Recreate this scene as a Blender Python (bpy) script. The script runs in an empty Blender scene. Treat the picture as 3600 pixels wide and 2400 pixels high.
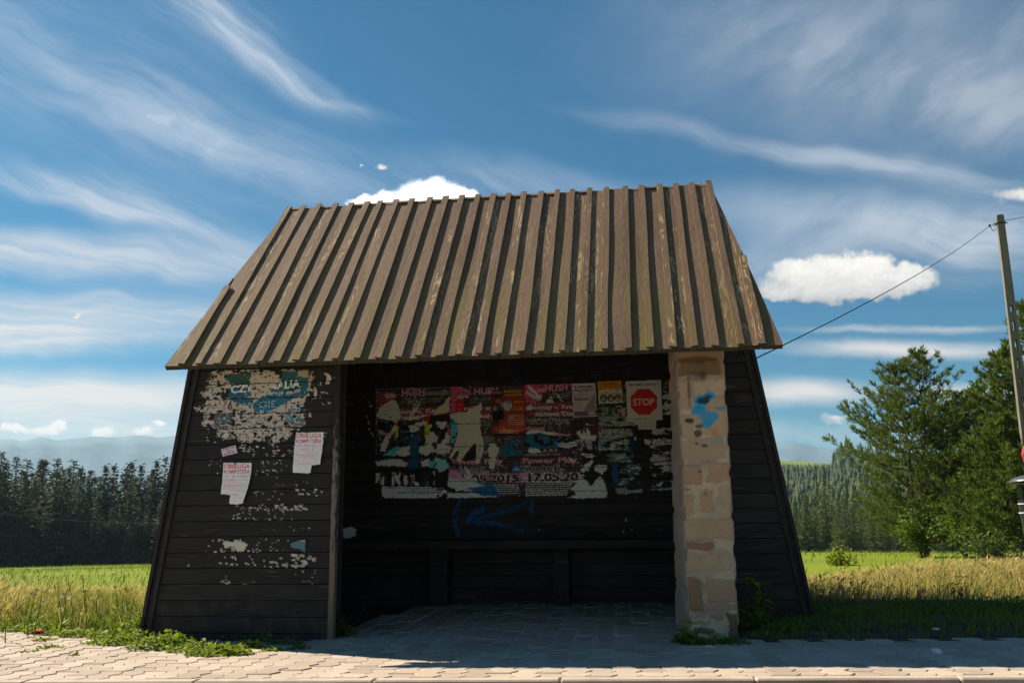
import bpy, bmesh, math, random
import numpy as np
from mathutils import Vector, Matrix, noise as mnoise
random.seed(7)
RNG = np.random.default_rng(11)
scene = bpy.context.scene
col = scene.collection

# ------------------------------------------------------------------ survey
# Camera recovered from the photograph (metres; x along the shelter front, y away from the road, z up).
# The two survey functions turn a sighting (in photo pixels) into a point on a known wall or on the ground.
FPX, YAW, PITCH, ROLL = 3205.69, -0.13934, 0.19952, -0.00953
CAM = np.array([1.2106, -6.4726, 0.7799])
def _axes():
    cy, sy, cp, sp = math.cos(YAW), math.sin(YAW), math.cos(PITCH), math.sin(PITCH)
    f = np.array([sy*cp, cy*cp, sp]); r = np.array([cy, -sy, 0.0]); u = np.cross(r, f)
    c, s = math.cos(ROLL), math.sin(ROLL)
    return c*r + s*u, -s*r + c*u, f
AR, AU, AF = _axes()
def sight(px, py):
    return AF + (px-1800)/FPX*AR - (py-1200)/FPX*AU
def at_y(px, py, y):
    d = sight(px, py); return CAM + d*((y-CAM[1])/d[1])
def gz(x, y):
    """height of the paved ground near the shelter"""
    return 0.0227 + 0.012*x + 0.016*y
def at_g(px, py):
    d = sight(px, py)
    t = (0.0227 + 0.012*CAM[0] + 0.016*CAM[1] - CAM[2])/(d[2] - 0.012*d[0] - 0.016*d[1])
    return CAM + d*t
def at_d(px, py, dist):
    """point at a horizontal distance from the camera"""
    d = sight(px, py); return CAM + d*(dist/math.hypot(d[0], d[1]))

# ------------------------------------------------------------------ helpers
def tag(o, label=None, cat=None, group=None, kind=None):
    if label: o['label'] = label
    if cat: o['category'] = cat
    if group: o['group'] = group
    if kind: o['kind'] = kind
    return o
def empty(name, loc=(0, 0, 0), rz=0):
    o = bpy.data.objects.new(name, None); col.objects.link(o)
    o.location = loc; o.rotation_euler = (0, 0, rz); o.empty_display_size = 0.1
    return o
class MB:
    """collects polygons, then links them as ONE mesh object"""
    def __init__(s):
        s.v = []; s.f = []; s.m = []; s.uv = []; s.c = []
    def face(s, pts, m=0, uv=None, c=None):
        i = len(s.v); s.v.extend([tuple(p) for p in pts]); s.f.append(tuple(range(i, i+len(pts)))); s.m.append(m)
        s.uv.append(uv or [(0, 0)]*len(pts)); s.c.append(c if c is not None else 0.5)
    def hexa(s, p, m=0, c=None, uvs=None):
        """8 corners: bottom 0-3 ccw, top 4-7"""
        for k in ((3, 2, 1, 0), (4, 5, 6, 7), (0, 1, 5, 4), (1, 2, 6, 5), (2, 3, 7, 6), (3, 0, 4, 7)):
            s.face([p[i] for i in k], m, [uvs[i] for i in k] if uvs else None, c)
    def box(s, x0, y0, z0, x1, y1, z1, m=0, c=None):
        p = [(x0, y0, z0), (x1, y0, z0), (x1, y1, z0), (x0, y1, z0), (x0, y0, z1), (x1, y0, z1), (x1, y1, z1), (x0, y1, z1)]
        s.hexa(p, m, c, [(q[0]+q[1], q[2]) for q in p])
    def tube(s, pts, rad, n=8, m=0, c=None, cap=True):
        pts = [Vector(p) for p in pts]
        if not hasattr(rad, '__len__'): rad = [rad]*len(pts)
        rings = []
        t0 = (pts[1]-pts[0]).normalized(); a = t0.orthogonal().normalized()
        for i, p in enumerate(pts):
            t = (pts[min(i+1, len(pts)-1)]-pts[max(i-1, 0)]).normalized()
            a = (a - t*a.dot(t)).normalized(); b = t.cross(a)
            rings.append([p + (a*math.cos(2*math.pi*k/n) + b*math.sin(2*math.pi*k/n))*rad[i] for k in range(n)])
        for i in range(len(pts)-1):
            for k in range(n):
                s.face([rings[i][k], rings[i][(k+1) % n], rings[i+1][(k+1) % n], rings[i+1][k]], m, None, c)
        if cap:
            s.face(rings[0][::-1], m, None, c); s.face(rings[-1], m, None, c)
    def build(s, name, mats, parent=None, smooth=False, weld=False, bevel=0):
        me = bpy.data.meshes.new(name)
        me.from_pydata(s.v, [], s.f)
        for m in (mats if isinstance(mats, (list, tuple)) else [mats]): me.materials.append(m)
        me.polygons.foreach_set('material_index', s.m)
        uvl = me.uv_layers.new(name='uv')
        uvl.data.foreach_set('uv', [q for f in s.uv for p in f for q in p])
        at = me.attributes.new('rnd', 'FLOAT', 'FACE'); at.data.foreach_set('value', s.c)
        if weld or bevel:
            bm = bmesh.new(); bm.from_mesh(me); bmesh.ops.remove_doubles(bm, verts=bm.verts, dist=1e-5)
            if bevel: bmesh.ops.bevel(bm, geom=bm.edges[:], offset=bevel, segments=1, affect='EDGES', clamp_overlap=True)
            bm.to_mesh(me); bm.free()
        if smooth: me.polygons.foreach_set('use_smooth', [True]*len(me.polygons))
        me.update()
        o = bpy.data.objects.new(name, me); col.objects.link(o)
        if parent: o.parent = parent
        return o
def np_mesh(name, verts, faces, mats, parent=None, fcol=None, vcol=None, midx=None, smooth=False):
    """fast mesh from numpy arrays (faces: all tris or all quads)"""
    me = bpy.data.meshes.new(name); verts = np.asarray(verts, np.float32); faces = np.asarray(faces, np.int32)
    n, k = faces.shape
    me.vertices.add(len(verts)); me.vertices.foreach_set('co', verts.ravel())
    me.loops.add(n*k); me.loops.foreach_set('vertex_index', faces.ravel())
    me.polygons.add(n); me.polygons.foreach_set('loop_start', np.arange(0, n*k, k, dtype=np.int32))
    me.polygons.foreach_set('loop_total', np.full(n, k, np.int32))
    for m in (mats if isinstance(mats, (list, tuple)) else [mats]): me.materials.append(m)
    if midx is not None: me.polygons.foreach_set('material_index', np.asarray(midx, np.int32))
    me.update(calc_edges=True)
    if fcol is not None:
        a = me.color_attributes.new('print', 'FLOAT_COLOR', 'CORNER')
        c = np.ones((n*k, 4), np.float32); c[:, :3] = np.repeat(fcol, k, axis=0); a.data.foreach_set('color', c.ravel())
    if vcol is not None:
        a = me.color_attributes.new('print', 'FLOAT_COLOR', 'POINT')
        c = np.ones((len(verts), 4), np.float32); c[:, :3] = vcol; a.data.foreach_set('color', c.ravel())
    if smooth: me.polygons.foreach_set('use_smooth', np.ones(n, bool))
    o = bpy.data.objects.new(name, me); col.objects.link(o)
    if parent: o.parent = parent
    return o
def lin(r, g, b):
    f = lambda c: c/12.92 if c <= 0.04045 else ((c+0.055)/1.055)**2.4
    return np.array([f(r/255), f(g/255), f(b/255)])
# lattice value noise on numpy arrays
_PERM = RNG.random((256, 256))
def vnoise(x, y, oct=4, seed=0):
    out = np.zeros_like(x, float); amp = 0.5; tot = 0
    for o in range(oct):
        xs = x*2**o + seed*17.3 + o*31.7; ys = y*2**o + seed*9.1 + o*11.3
        xi = np.floor(xs).astype(int); yi = np.floor(ys).astype(int); fx = xs-xi; fy = ys-yi
        fx = fx*fx*(3-2*fx); fy = fy*fy*(3-2*fy)
        g = lambda a, b: _PERM[a % 256, b % 256]
        v = (g(xi, yi)*(1-fx)+g(xi+1, yi)*fx)*(1-fy)+(g(xi, yi+1)*(1-fx)+g(xi+1, yi+1)*fx)*fy
        out += v*amp; tot += amp; amp *= 0.5
    return out/tot

# ------------------------------------------------------------------ materials
class NT:
    def __init__(s, tree): s.t = tree; s.n = tree.nodes; s.l = tree.links
    def new(s, typ, **kw):
        nd = s.n.new(typ)
        for k, v in kw.items(): setattr(nd, k, v)
        return nd
    def link(s, a, b): s.l.new(a, b)
    def put(s, sock, v):
        if isinstance(v, bpy.types.NodeSocket): s.link(v, sock)
        else:
            if hasattr(sock.default_value, '__len__'):
                n = len(sock.default_value)
                if not hasattr(v, '__len__'): v = [v]*3
                v = list(v)
                if n == 4 and len(v) == 3: v = v+[1]
                sock.default_value = v
            else: sock.default_value = v
    def math(s, op, a, b=0.0, c=0.0, clamp=False):
        nd = s.new('ShaderNodeMath', operation=op, use_clamp=clamp)
        for i, v in enumerate((a, b, c)): s.put(nd.inputs[i], v)
        return nd.outputs[0]
    def vmath(s, op, a, b=(0, 0, 0)):
        nd = s.new('ShaderNodeVectorMath', operation=op); s.put(nd.inputs[0], a)
        if op == 'SCALE': s.put(nd.inputs['Scale'], b)
        elif op not in ('LENGTH', 'NORMALIZE'): s.put(nd.inputs[1], b)
        return nd.outputs['Value'] if op in ('LENGTH', 'DOT_PRODUCT') else nd.outputs[0]
    def mix(s, fac, a, b, mode='MIX'):
        nd = s.new('ShaderNodeMix', data_type='RGBA', blend_type=mode)
        s.put(nd.inputs[0], fac); s.put(nd.inputs[6], a); s.put(nd.inputs[7], b); return nd.outputs[2]
    def ramp(s, v, a, b, lo=0.0, hi=1.0, smooth=True):
        nd = s.new('ShaderNodeMapRange', interpolation_type='SMOOTHSTEP' if smooth else 'LINEAR')
        s.put(nd.inputs[0], v)
        for i, q in enumerate((a, b, lo, hi)): s.put(nd.inputs[i+1], q)
        return nd.outputs[0]
    def noise(s, vec, scale=5.0, detail=4.0, rough=0.55, dist=0.0, color=False, dims='3D'):
        nd = s.new('ShaderNodeTexNoise', noise_dimensions=dims)
        if vec is not None: s.put(nd.inputs['Vector'], vec)
        s.put(nd.inputs['Scale'], scale); s.put(nd.inputs['Detail'], detail); s.put(nd.inputs['Roughness'], rough); s.put(nd.inputs['Distortion'], dist)
        return nd.outputs['Color' if color else 'Fac']
    def mapping(s, vec, loc=(0, 0, 0), rot=(0, 0, 0), scale=(1, 1, 1), typ='POINT'):
        nd = s.new('ShaderNodeMapping', vector_type=typ); s.put(nd.inputs['Vector'], vec)
        s.put(nd.inputs['Location'], loc); s.put(nd.inputs['Rotation'], rot); s.put(nd.inputs['Scale'], scale); return nd.outputs[0]
    def coords(s, which='Object'): return s.new('ShaderNodeTexCoord').outputs[which]
    def attr(s, name, out='Fac'): return s.new('ShaderNodeAttribute', attribute_name=name).outputs[out]
    def bump(s, h, strength=0.3, dist=0.01):
        nd = s.new('ShaderNodeBump'); s.put(nd.inputs['Height'], h); s.put(nd.inputs['Strength'], strength); s.put(nd.inputs['Distance'], dist); return nd.outputs[0]
    def comb(s, x, y, z):
        nd = s.new('ShaderNodeCombineXYZ')
        for i, v in enumerate((x, y, z)): s.put(nd.inputs[i], v)
        return nd.outputs[0]
    def sep(s, v):
        nd = s.new('ShaderNodeSeparateXYZ'); s.put(nd.inputs[0], v); return nd.outputs
def material(name, fn, rough=0.8, spec=0.3):
    m = bpy.data.materials.new(name); m.use_nodes = True
    t = NT(m.node_tree); b = m.node_tree.nodes['Principled BSDF']
    b.inputs['Roughness'].default_value = rough; b.inputs['Specular IOR Level'].default_value = spec
    r = fn(t, b)
    if r is not None: t.put(b.inputs['Base Color'], r)
    return m

def m_roof(t, b):
    uv = t.coords('UV'); s = t.sep(uv); u, v = s[0], s[1]; rnd = t.attr('rnd')
    off = t.comb(t.math('MULTIPLY', rnd, 37.0), t.math('MULTIPLY', rnd, 91.0), rnd)
    p = t.vmath('ADD', uv, off)
    warp = t.noise(t.mapping(p, scale=(7, 1.6, 1)), 1.0, 3, 0.5)
    g = t.math('ADD', t.math('MULTIPLY', u, 9.0), t.math('MULTIPLY', warp, 13.0))
    ring = t.math('SINE', t.math('MULTIPLY', g, 6.0))
    fine = t.noise(t.mapping(p, scale=(300, 9, 1)), 1.0, 4, 0.6)
    wear = t.noise(t.mapping(p, scale=(22, 2.4, 1)), 1.0, 4, 0.6)
    big = t.noise(t.mapping(p, scale=(3, 1.0, 1)), 1.0, 2, 0.5)
    base = t.mix(t.ramp(rnd, 0.0, 1.0, 0, 1, False), (0.125, 0.076, 0.042, 1), (0.240, 0.145, 0.083, 1))
    base = t.mix(t.ramp(fine, 0.3, 0.75), t.mix(0.45, base, (0.06, 0.04, 0.03, 1)), base)
    base = t.mix(t.ramp(big, 0.35, 0.7, 0, 0.5), base, (0.215, 0.128, 0.095, 1))
    # paint peeled off along the grain: pale bare wood
    peel = t.math('MULTIPLY', t.ramp(wear, 0.50, 0.58), t.ramp(ring, -0.3, 0.5))
    peel = t.math('MULTIPLY', peel, t.ramp(t.math('FRACT', t.math('MULTIPLY', rnd, 7.31)), 0.35, 0.9, 0.12, 1.0))
    base = t.mix(t.math('MULTIPLY', peel, 0.85), base, (0.52, 0.38, 0.22, 1))
    # green algae along the sheltered edge and towards the eave
    mo = t.noise(t.mapping(p, scale=(9, 1.3, 1)), 1.0, 3, 0.6)
    mos = t.math('MULTIPLY', t.ramp(mo, 0.42, 0.64), t.ramp(v, 2.1, 0.0, 0.12, 0.75))
    base = t.mix(mos, base, (0.155, 0.125, 0.028, 1))
    # knots
    vo = t.new('ShaderNodeTexVoronoi'); t.put(vo.inputs['Vector'], t.mapping(p, scale=(9, 1.9, 1))); t.put(vo.inputs['Scale'], 1.0)
    base = t.mix(t.ramp(vo.outputs['Distance'], 0.03, 0.09, 0.75, 0), base, (0.03, 0.02, 0.015, 1))
    h = t.math('ADD', t.math('MULTIPLY', fine, 0.5), t.math('MULTIPLY', ring, 0.15))
    t.put(b.inputs['Normal'], t.bump(h, 0.5, 0.004))
    return base
def m_endgrain(t, b):  # board ends darkened to hold the eave front's shade, with olive growth
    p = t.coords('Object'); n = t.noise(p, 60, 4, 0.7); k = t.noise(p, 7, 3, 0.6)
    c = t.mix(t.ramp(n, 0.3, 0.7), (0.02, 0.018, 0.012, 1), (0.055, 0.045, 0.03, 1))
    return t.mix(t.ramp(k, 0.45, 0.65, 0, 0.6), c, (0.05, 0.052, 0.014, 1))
def m_darkwood(t, b):
    p = t.coords('Object'); rnd = t.attr('rnd')
    q = t.vmath('ADD', p, t.comb(t.math('MULTIPLY', rnd, 40), 0, t.math('MULTIPLY', rnd, 13)))
    g = t.noise(t.mapping(q, scale=(3, 3, 110)), 1.0, 4, 0.6)
    n = t.noise(t.mapping(q, scale=(3, 3, 9)), 1.0, 4, 0.6)
    base = t.mix(rnd, (0.012, 0.0095, 0.0085, 1), (0.024, 0.0185, 0.016, 1))
    base = t.mix(t.ramp(g, 0.35, 0.7), t.mix(0.5, base, (0.006, 0.005, 0.005, 1)), base)
    sc = t.math('MULTIPLY', t.ramp(n, 0.53, 0.66), t.ramp(g, 0.50, 0.60))
    base = t.mix(t.math('MULTIPLY', sc, 0.75), base, (0.10, 0.082, 0.07, 1))
    zz = t.sep(p)[2]; mud = t.noise(t.mapping(p, scale=(9, 9, 5)), 1.0, 5, 0.65)
    base = t.mix(t.math('MULTIPLY', t.ramp(zz, 0.5, 0.05), t.ramp(mud, 0.45, 0.7, 0, 0.55)), base, (0.065, 0.052, 0.04, 1))
    kn = t.new('ShaderNodeTexVoronoi'); t.put(kn.inputs['Vector'], t.mapping(q, scale=(2.3, 2.3, 9))); t.put(kn.inputs['Scale'], 1.0)
    base = t.mix(t.ramp(kn.outputs['Distance'], 0.05, 0.10, 0.6, 0), base, (0.045, 0.036, 0.03, 1))
    t.put(b.inputs['Normal'], t.bump(g, 0.35, 0.003))
    t.put(b.inputs['Roughness'], t.ramp(n, 0.3, 0.7, 0.55, 0.8))
    return base
def m_wornpost(t, b):
    p = t.coords('Object'); z = t.sep(p)[2]
    n = t.noise(t.mapping(p, scale=(40, 40, 14)), 1.0, 5, 0.65)
    g = t.noise(t.mapping(p, scale=(90, 90, 3)), 1.0, 3, 0.6)
    low = t.math('ADD', t.ramp(z, 1.75, 1.2, 0, 0.27), t.ramp(z, 0.62, 0.5, 0, 0.35))
    k = t.ramp(t.math('ADD', n, low), 0.66, 0.82)
    bare = t.mix(t.ramp(z, 0.75, 0.45), (0.19, 0.165, 0.145, 1), (0.20, 0.145, 0.09, 1))
    bare = t.mix(t.ramp(g, 0.4, 0.7, 0, 0.6), bare, (0.07, 0.055, 0.045, 1))
    t.put(b.inputs['Normal'], t.bump(g, 0.4, 0.003))
    return t.mix(k, (0.02, 0.017, 0.015, 1), bare)
def m_print(t, b):
    p = t.coords('Object')
    n = t.noise(p, 60, 3, 0.6); n2 = t.noise(p, 9, 3, 0.6)
    c = t.attr('print', 'Color')
    c = t.vmath('MINIMUM', c, (.86, .86, .86))
    c = t.mix(t.ramp(n, 0.25, 0.8, 0.0, 0.22), c, t.mix(0.5, c, (0.05, 0.045, 0.04, 1)))
    t.put(b.inputs['Normal'], t.bump(n2, 0.35, 0.01))
    return c
def m_stone(t, b):
    p = t.coords('Object'); c = t.attr('print', 'Color')
    n = t.noise(p, 130, 4, 0.7); n2 = t.noise(p, 14, 4, 0.6)
    c = t.mix(t.ramp(n, 0.3, 0.75, 0.30, 0), c, t.mix(0.5, c, (0.05, 0.035, 0.025, 1)))
    c = t.mix(t.ramp(n2, 0.45, 0.72, 0, 0.25), c, (0.25, 0.17, 0.11, 1))
    t.put(b.inputs['Normal'], t.bump(t.math('ADD', n, t.math('MULTIPLY', n2, 2.0)), 0.5, 0.006))
    return c
def m_paver(t, b):
    p = t.coords('Object'); rnd = t.attr('rnd')
    n = t.noise(p, 3.0, 4, 0.6); f = t.noise(p, 160, 3, 0.7); st = t.noise(p, 1.1, 3, 0.6)
    c = t.mix(rnd, (0.37, 0.31, 0.25, 1), (0.53, 0.45, 0.37, 1))
    c = t.mix(t.ramp(n, 0.42, 0.72, 0, 0.4), c, (0.30, 0.25, 0.20, 1))
    c = t.mix(t.ramp(f, 0.35, 0.7, 0.28, 0), c, (0.20, 0.16, 0.13, 1))
    c = t.mix(t.ramp(st, 0.5, 0.72, 0, 0.45), c, (0.24, 0.20, 0.16, 1))
    sp = t.noise(p, 28, 2, 0.5); c = t.mix(t.ramp(sp, 0.68, 0.74, 0, 0.5), c, (0.14, 0.11, 0.08, 1))
    t.put(b.inputs['Normal'], t.bump(f, 0.4, 0.003))
    return c
def m_kerb(t, b):
    p = t.coords('Object'); n = t.noise(p, 5.0, 4, 0.6); f = t.noise(p, 140, 3, 0.7)
    c = t.mix(t.ramp(n, 0.35, 0.7), (0.52, 0.44, 0.35, 1), (0.40, 0.335, 0.26, 1))
    t.put(b.inputs['Normal'], t.bump(f, 0.35, 0.003))
    return t.mix(t.ramp(f, 0.35, 0.7, 0.25, 0), c, (0.24, 0.19, 0.15, 1))
def m_road(t, b):
    p = t.coords('Object'); n = t.noise(p, 4.0, 4, 0.6); f = t.noise(p, 120, 3, 0.7)
    br = t.new('ShaderNodeTexBrick'); t.put(br.inputs['Vector'], p); t.put(br.inputs['Scale'], 5.0)
    t.put(br.inputs['Color1'], (0.22, 0.095, 0.06)); t.put(br.inputs['Color2'], (0.27, 0.13, 0.085)); t.put(br.inputs['Mortar'], (0.10, 0.075, 0.055)); t.put(br.inputs['Mortar Size'], 0.02)
    return t.mix(t.ramp(f, 0.35, 0.7, 0.3, 0), br.outputs['Color'], (0.10, 0.06, 0.045, 1))
def m_asphalt(t, b):
    p = t.coords('Object'); n = t.noise(p, 0.8, 4, 0.6); f = t.noise(p, 90, 3, 0.7)
    c = t.mix(t.ramp(n, 0.35, 0.7), (0.46, 0.41, 0.35, 1), (0.36, 0.32, 0.275, 1))
    return t.mix(t.ramp(f, 0.35, 0.7, 0.3, 0), c, (0.16, 0.14, 0.12, 1))
def m_soil(t, b):
    p = t.coords('Object'); n = t.noise(p, 9.0, 5, 0.65); f = t.noise(p, 90, 3, 0.7)
    c = t.mix(t.ramp(n, 0.35, 0.65), (0.055, 0.042, 0.03, 1), (0.12, 0.095, 0.068, 1))
    t.put(b.inputs['Normal'], t.bump(t.math('ADD', n, f), 0.7, 0.02))
    return t.mix(t.ramp(f, 0.5, 0.75, 0, 0.4), c, (0.16, 0.13, 0.10, 1))
def m_meadow(t, b):
    p = t.coords('Object'); n = t.noise(t.mapping(p, scale=(0.05, 0.16, 1)), 1.0, 5, 0.6); f = t.noise(p, 7, 4, 0.7)
    c = t.mix(t.ramp(n, 0.35, 0.65), (0.15, 0.215, 0.012, 1), (0.215, 0.265, 0.02, 1))
    c = t.mix(t.ramp(f, 0.35, 0.7), t.mix(0.45, c, (0.06, 0.08, 0.012, 1)), c)
    y = t.sep(p)[1]
    c = t.mix(t.math('MULTIPLY', t.ramp(y, 96, 122, 0, 0.55), t.ramp(f, 0.3, 0.6)), c, (0.30, 0.22, 0.06, 1))
    return c
def m_hill(t, b):
    p = t.coords('Object'); n = t.noise(p, 0.02, 4, 0.6); w = t.noise(p, 0.012, 2, 0.5)
    c = t.mix(t.ramp(n, 0.4, 0.62), (0.13, 0.20, 0.03, 1), (0.19, 0.24, 0.05, 1))
    return t.mix(t.ramp(w, 0.56, 0.6), c, (0.26, 0.19, 0.10, 1))
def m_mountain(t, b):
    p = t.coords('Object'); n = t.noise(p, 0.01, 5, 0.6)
    return t.mix(t.ramp(n, 0.35, 0.65), (0.10, 0.17, 0.23, 1), (0.16, 0.23, 0.29, 1))  # blue of the distance haze is put into the rock colour
def m_leafy(dark, light, trans=0.25):
    def fn(t, b):
        rnd = t.attr('rnd'); c = t.mix(rnd, dark+(1,), light+(1,))
        oi = t.new('ShaderNodeObjectInfo').outputs['Random']
        c = t.mix(t.ramp(oi, 0, 1, 0.0, 0.35, False), c, t.mix(0.5, c, (0.09, 0.085, 0.02, 1)))
        t.put(b.inputs['Base Color'], c)
        tr = t.new('ShaderNodeBsdfTranslucent'); t.put(tr.inputs['Color'], t.mix(0.35, c, (0.25, 0.35, 0.03, 1)))
        mx = t.new('ShaderNodeMixShader'); mx.inputs[0].default_value = trans
        out = [n for n in t.n if n.type == 'OUTPUT_MATERIAL'][0]
        t.link(b.outputs[0], mx.inputs[1]); t.link(tr.outputs[0], mx.inputs[2]); t.link(mx.outputs[0], out.inputs['Surface'])
        return None
    return fn
def m_flat(c, var=0.15):
    def fn(t, b):
        p = t.coords('Object'); n = t.noise(p, 25, 4, 0.6)
        return t.mix(t.ramp(n, 0.3, 0.7, 0, 1), tuple(c)+(1,), tuple(x*(1-var*2) for x in c)+(1,))
    return fn
def m_bark(t, b):
    p = t.coords('Object'); n = t.noise(t.mapping(p, scale=(25, 25, 5)), 1.0, 4, 0.6)
    t.put(b.inputs['Normal'], t.bump(n, 0.6, 0.02))
    return t.mix(t.ramp(n, 0.35, 0.65), (0.05, 0.035, 0.025, 1), (0.15, 0.10, 0.065, 1))
def m_concrete(t, b):
    p = t.coords('Object'); n = t.noise(t.mapping(p, scale=(6, 6, 1.5)), 1.0, 5, 0.6); f = t.noise(p, 120, 3, 0.7)
    c = t.mix(t.ramp(n, 0.35, 0.7), (0.22, 0.195, 0.165, 1), (0.13, 0.12, 0.105, 1))
    t.put(b.inputs['Normal'], t.bump(f, 0.3, 0.004))
    return t.mix(t.ramp(f, 0.35, 0.7, 0.3, 0), c, (0.12, 0.11, 0.10, 1))
M = dict(
    roof=material('weathered_roof_wood', m_roof, 0.8), dark=material('black_stained_boards', m_darkwood, 0.65, 0.35),
    endgrain=material('shade_dark_end_grain', m_endgrain, 0.9), post=material('worn_post_wood', m_wornpost, 0.75), print=material('printed_paper', m_print, 0.7, 0.3),
    stone=material('sandstone', m_stone, 0.9, 0.2), paver=material('concrete_paver', m_paver, 0.85, 0.25),
    kerb=material('concrete_kerb', m_kerb, 0.85, 0.25), gutter=material('red_block_paving', m_road, 0.85), road=material('pale_road_surface', m_asphalt, 0.9), soil=material('soil', m_soil, 0.95, 0.1),
    meadow=material('meadow_turf', m_meadow, 0.95, 0.1), hill=material('hill_pasture', m_hill, 0.95, 0.1), mount=material('haze_blue_rock', m_mountain, 0.95, 0.1),
    bark=material('bark', m_bark, 0.9, 0.15), concrete=material('weathered_concrete', m_concrete, 0.85),
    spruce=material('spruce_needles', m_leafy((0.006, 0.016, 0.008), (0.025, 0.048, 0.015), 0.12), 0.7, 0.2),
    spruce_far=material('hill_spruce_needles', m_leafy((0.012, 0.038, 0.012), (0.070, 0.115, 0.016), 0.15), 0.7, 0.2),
    olive=material('larch_needles', m_leafy((0.05, 0.07, 0.012), (0.13, 0.15, 0.03), 0.25), 0.7, 0.2),
    pine=material('pine_needles', m_leafy((0.024, 0.055, 0.010), (0.125, 0.175, 0.032), 0.28), 0.65, 0.25),
    leaf=material('shrub_leaves', m_leafy((0.045, 0.10, 0.008), (0.12, 0.22, 0.018), 0.35), 0.6, 0.3),
    weed=material('weed_leaves', m_leafy((0.09, 0.15, 0.006), (0.28, 0.36, 0.015), 0.4), 0.6, 0.3),
    dry=material('dry_grass_blades', m_leafy((0.30, 0.20, 0.075), (0.66, 0.49, 0.21), 0.5), 0.8, 0.2),
    green=material('green_grass_blades', m_leafy((0.08, 0.13, 0.012), (0.22, 0.27, 0.03), 0.35), 0.7, 0.2),
    yellow=material('yellow_petals', m_flat((0.65, 0.42, 0.02)), 0.7), mauve=material('mauve_petals', m_flat((0.16, 0.11, 0.12)), 0.7),
    white=material('white_paper', m_flat((0.72, 0.72, 0.70), 0.05), 0.7), black=material('black_plastic', m_flat((0.012, 0.012, 0.014)), 0.35, 0.5),
    steel=material('blue_grey_metal', m_flat((0.06, 0.075, 0.09)), 0.35, 0.5), red=material('red_paint', m_flat((0.45, 0.02, 0.02)), 0.4, 0.5),
    wire=material('black_cable', m_flat((0.02, 0.022, 0.022)), 0.5), teal=material('teal_paper', m_flat((0.11, 0.20, 0.22), 0.08), 0.7),
    ltrim=material('light_ring', m_flat((0.55, 0.58, 0.6), 0.05), 0.4, 0.5),
)
# ------------------------------------------------------------------ camera, sun, sky
cam_d = bpy.data.cameras.new('camera'); cam_o = bpy.data.objects.new('camera', cam_d); col.objects.link(cam_o)
cam_d.sensor_width = 36; cam_d.lens = FPX/3600*36; cam_d.clip_start = 0.05; cam_d.clip_end = 60000
mw = Matrix.Identity(4)
for i in range(3):
    mw[i][0], mw[i][1], mw[i][2], mw[i][3] = AR[i], AU[i], -AF[i], CAM[i]
cam_o.matrix_world = mw; scene.camera = cam_o

SUN_TRAVEL = Vector((0.668, -0.306, -0.679)).normalized()
SUN_EL = math.asin(-SUN_TRAVEL.z); SUN_AZ = math.atan2(-SUN_TRAVEL.x, -SUN_TRAVEL.y)   # clockwise from +Y
sun_d = bpy.data.lights.new('sun', 'SUN'); sun_o = bpy.data.objects.new('sun', sun_d); col.objects.link(sun_o)
sun_d.energy = 5.0; sun_d.angle = math.radians(0.53); sun_d.color = (1.0, 0.86, 0.68)
sun_o.rotation_euler = SUN_TRAVEL.to_track_quat('-Z', 'Y').to_euler()

world = bpy.data.worlds.new('World'); scene.world = world; world.use_nodes = True
t = NT(world.node_tree); bg = world.node_tree.nodes['Background']
sky = t.new('ShaderNodeTexSky', sky_type='NISHITA'); sky.sun_disc = False
sky.sun_elevation = SUN_EL; sky.sun_rotation = SUN_AZ; sky.altitude = 700; sky.air_density = 1.0; sky.dust_density = 0.6; sky.ozone_density = 2.5
D = t.coords('Generated')
df = t.vmath('DOT_PRODUCT', D, tuple(AF)); dr = t.vmath('DOT_PRODUCT', D, tuple(AR)); du = t.vmath('DOT_PRODUCT', D, tuple(AU))
dfc = t.math('MAXIMUM', df, 0.08)
FD = 2.0946                       # thousand-pixel chart of the sky round the view direction: (0,0) top left, 2.352 wide
X = t.math('ADD', t.math('MULTIPLY', t.math('DIVIDE', dr, dfc), FD), 1.176)
Y = t.math('SUBTRACT', 0.784, t.math('MULTIPLY', t.math('DIVIDE', du, dfc), FD))
P = t.comb(X, Y, 0.0)
front = t.ramp(df, 0.1, 0.3)
el = t.sep(D)[2]
def warp(amount, scale, detail=4, seed=0.0):
    c = t.noise(t.vmath('ADD', P, (seed, seed*0.7, 0)), scale, detail, 0.6, color=True)
    return t.vmath('ADD', P, t.vmath('SCALE', t.vmath('SUBTRACT', c, (0.5, 0.5, 0.5)), amount))
Pw = warp(0.13, 2.4, 3); Pw2 = warp(0.10, 9.0, 5, 3.1); Pb = warp(0.035, 5.0, 5, 5.3); Pw3 = warp(0.07, 16.0, 6, 7.7)
def blob(vec, cx, cy, rx, ry, ang=0.0, inner=0.0):
    m = t.mapping(vec, (cx, cy, 0), (0, 0, math.radians(ang)), (rx, ry, 1), 'TEXTURE')
    return t.ramp(t.vmath('LENGTH', m), 1.0, inner)
def streak(ang, sx, sy, scale=1.0, detail=5, src=None, seed=0.0, rough=0.6):
    m = t.mapping(src or Pw, (seed, seed, 0), (0, 0, math.radians(ang)), (sx, sy, 1), 'TEXTURE')
    return t.noise(m, scale, detail, rough)
def addm(acc, v): return v if acc is None else t.math('ADD', acc, v)
def fil(ang, sx, sy, lo, hi, seed, src=None, fine=.45):
    big = streak(ang, sx, sy, seed=seed, detail=6, rough=.55, src=src)
    fn = streak(ang+4, sx*.45, sy*.30, seed=seed+5.1, detail=4, rough=.6, src=src)
    return t.ramp(t.math('ADD', t.math('MULTIPLY', big, 1-fine), t.math('MULTIPLY', fn, fine)), lo, hi)
s20 = fil(22, 0.62, 0.115, 0.37, 0.65, 0.3, fine=.35)
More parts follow.
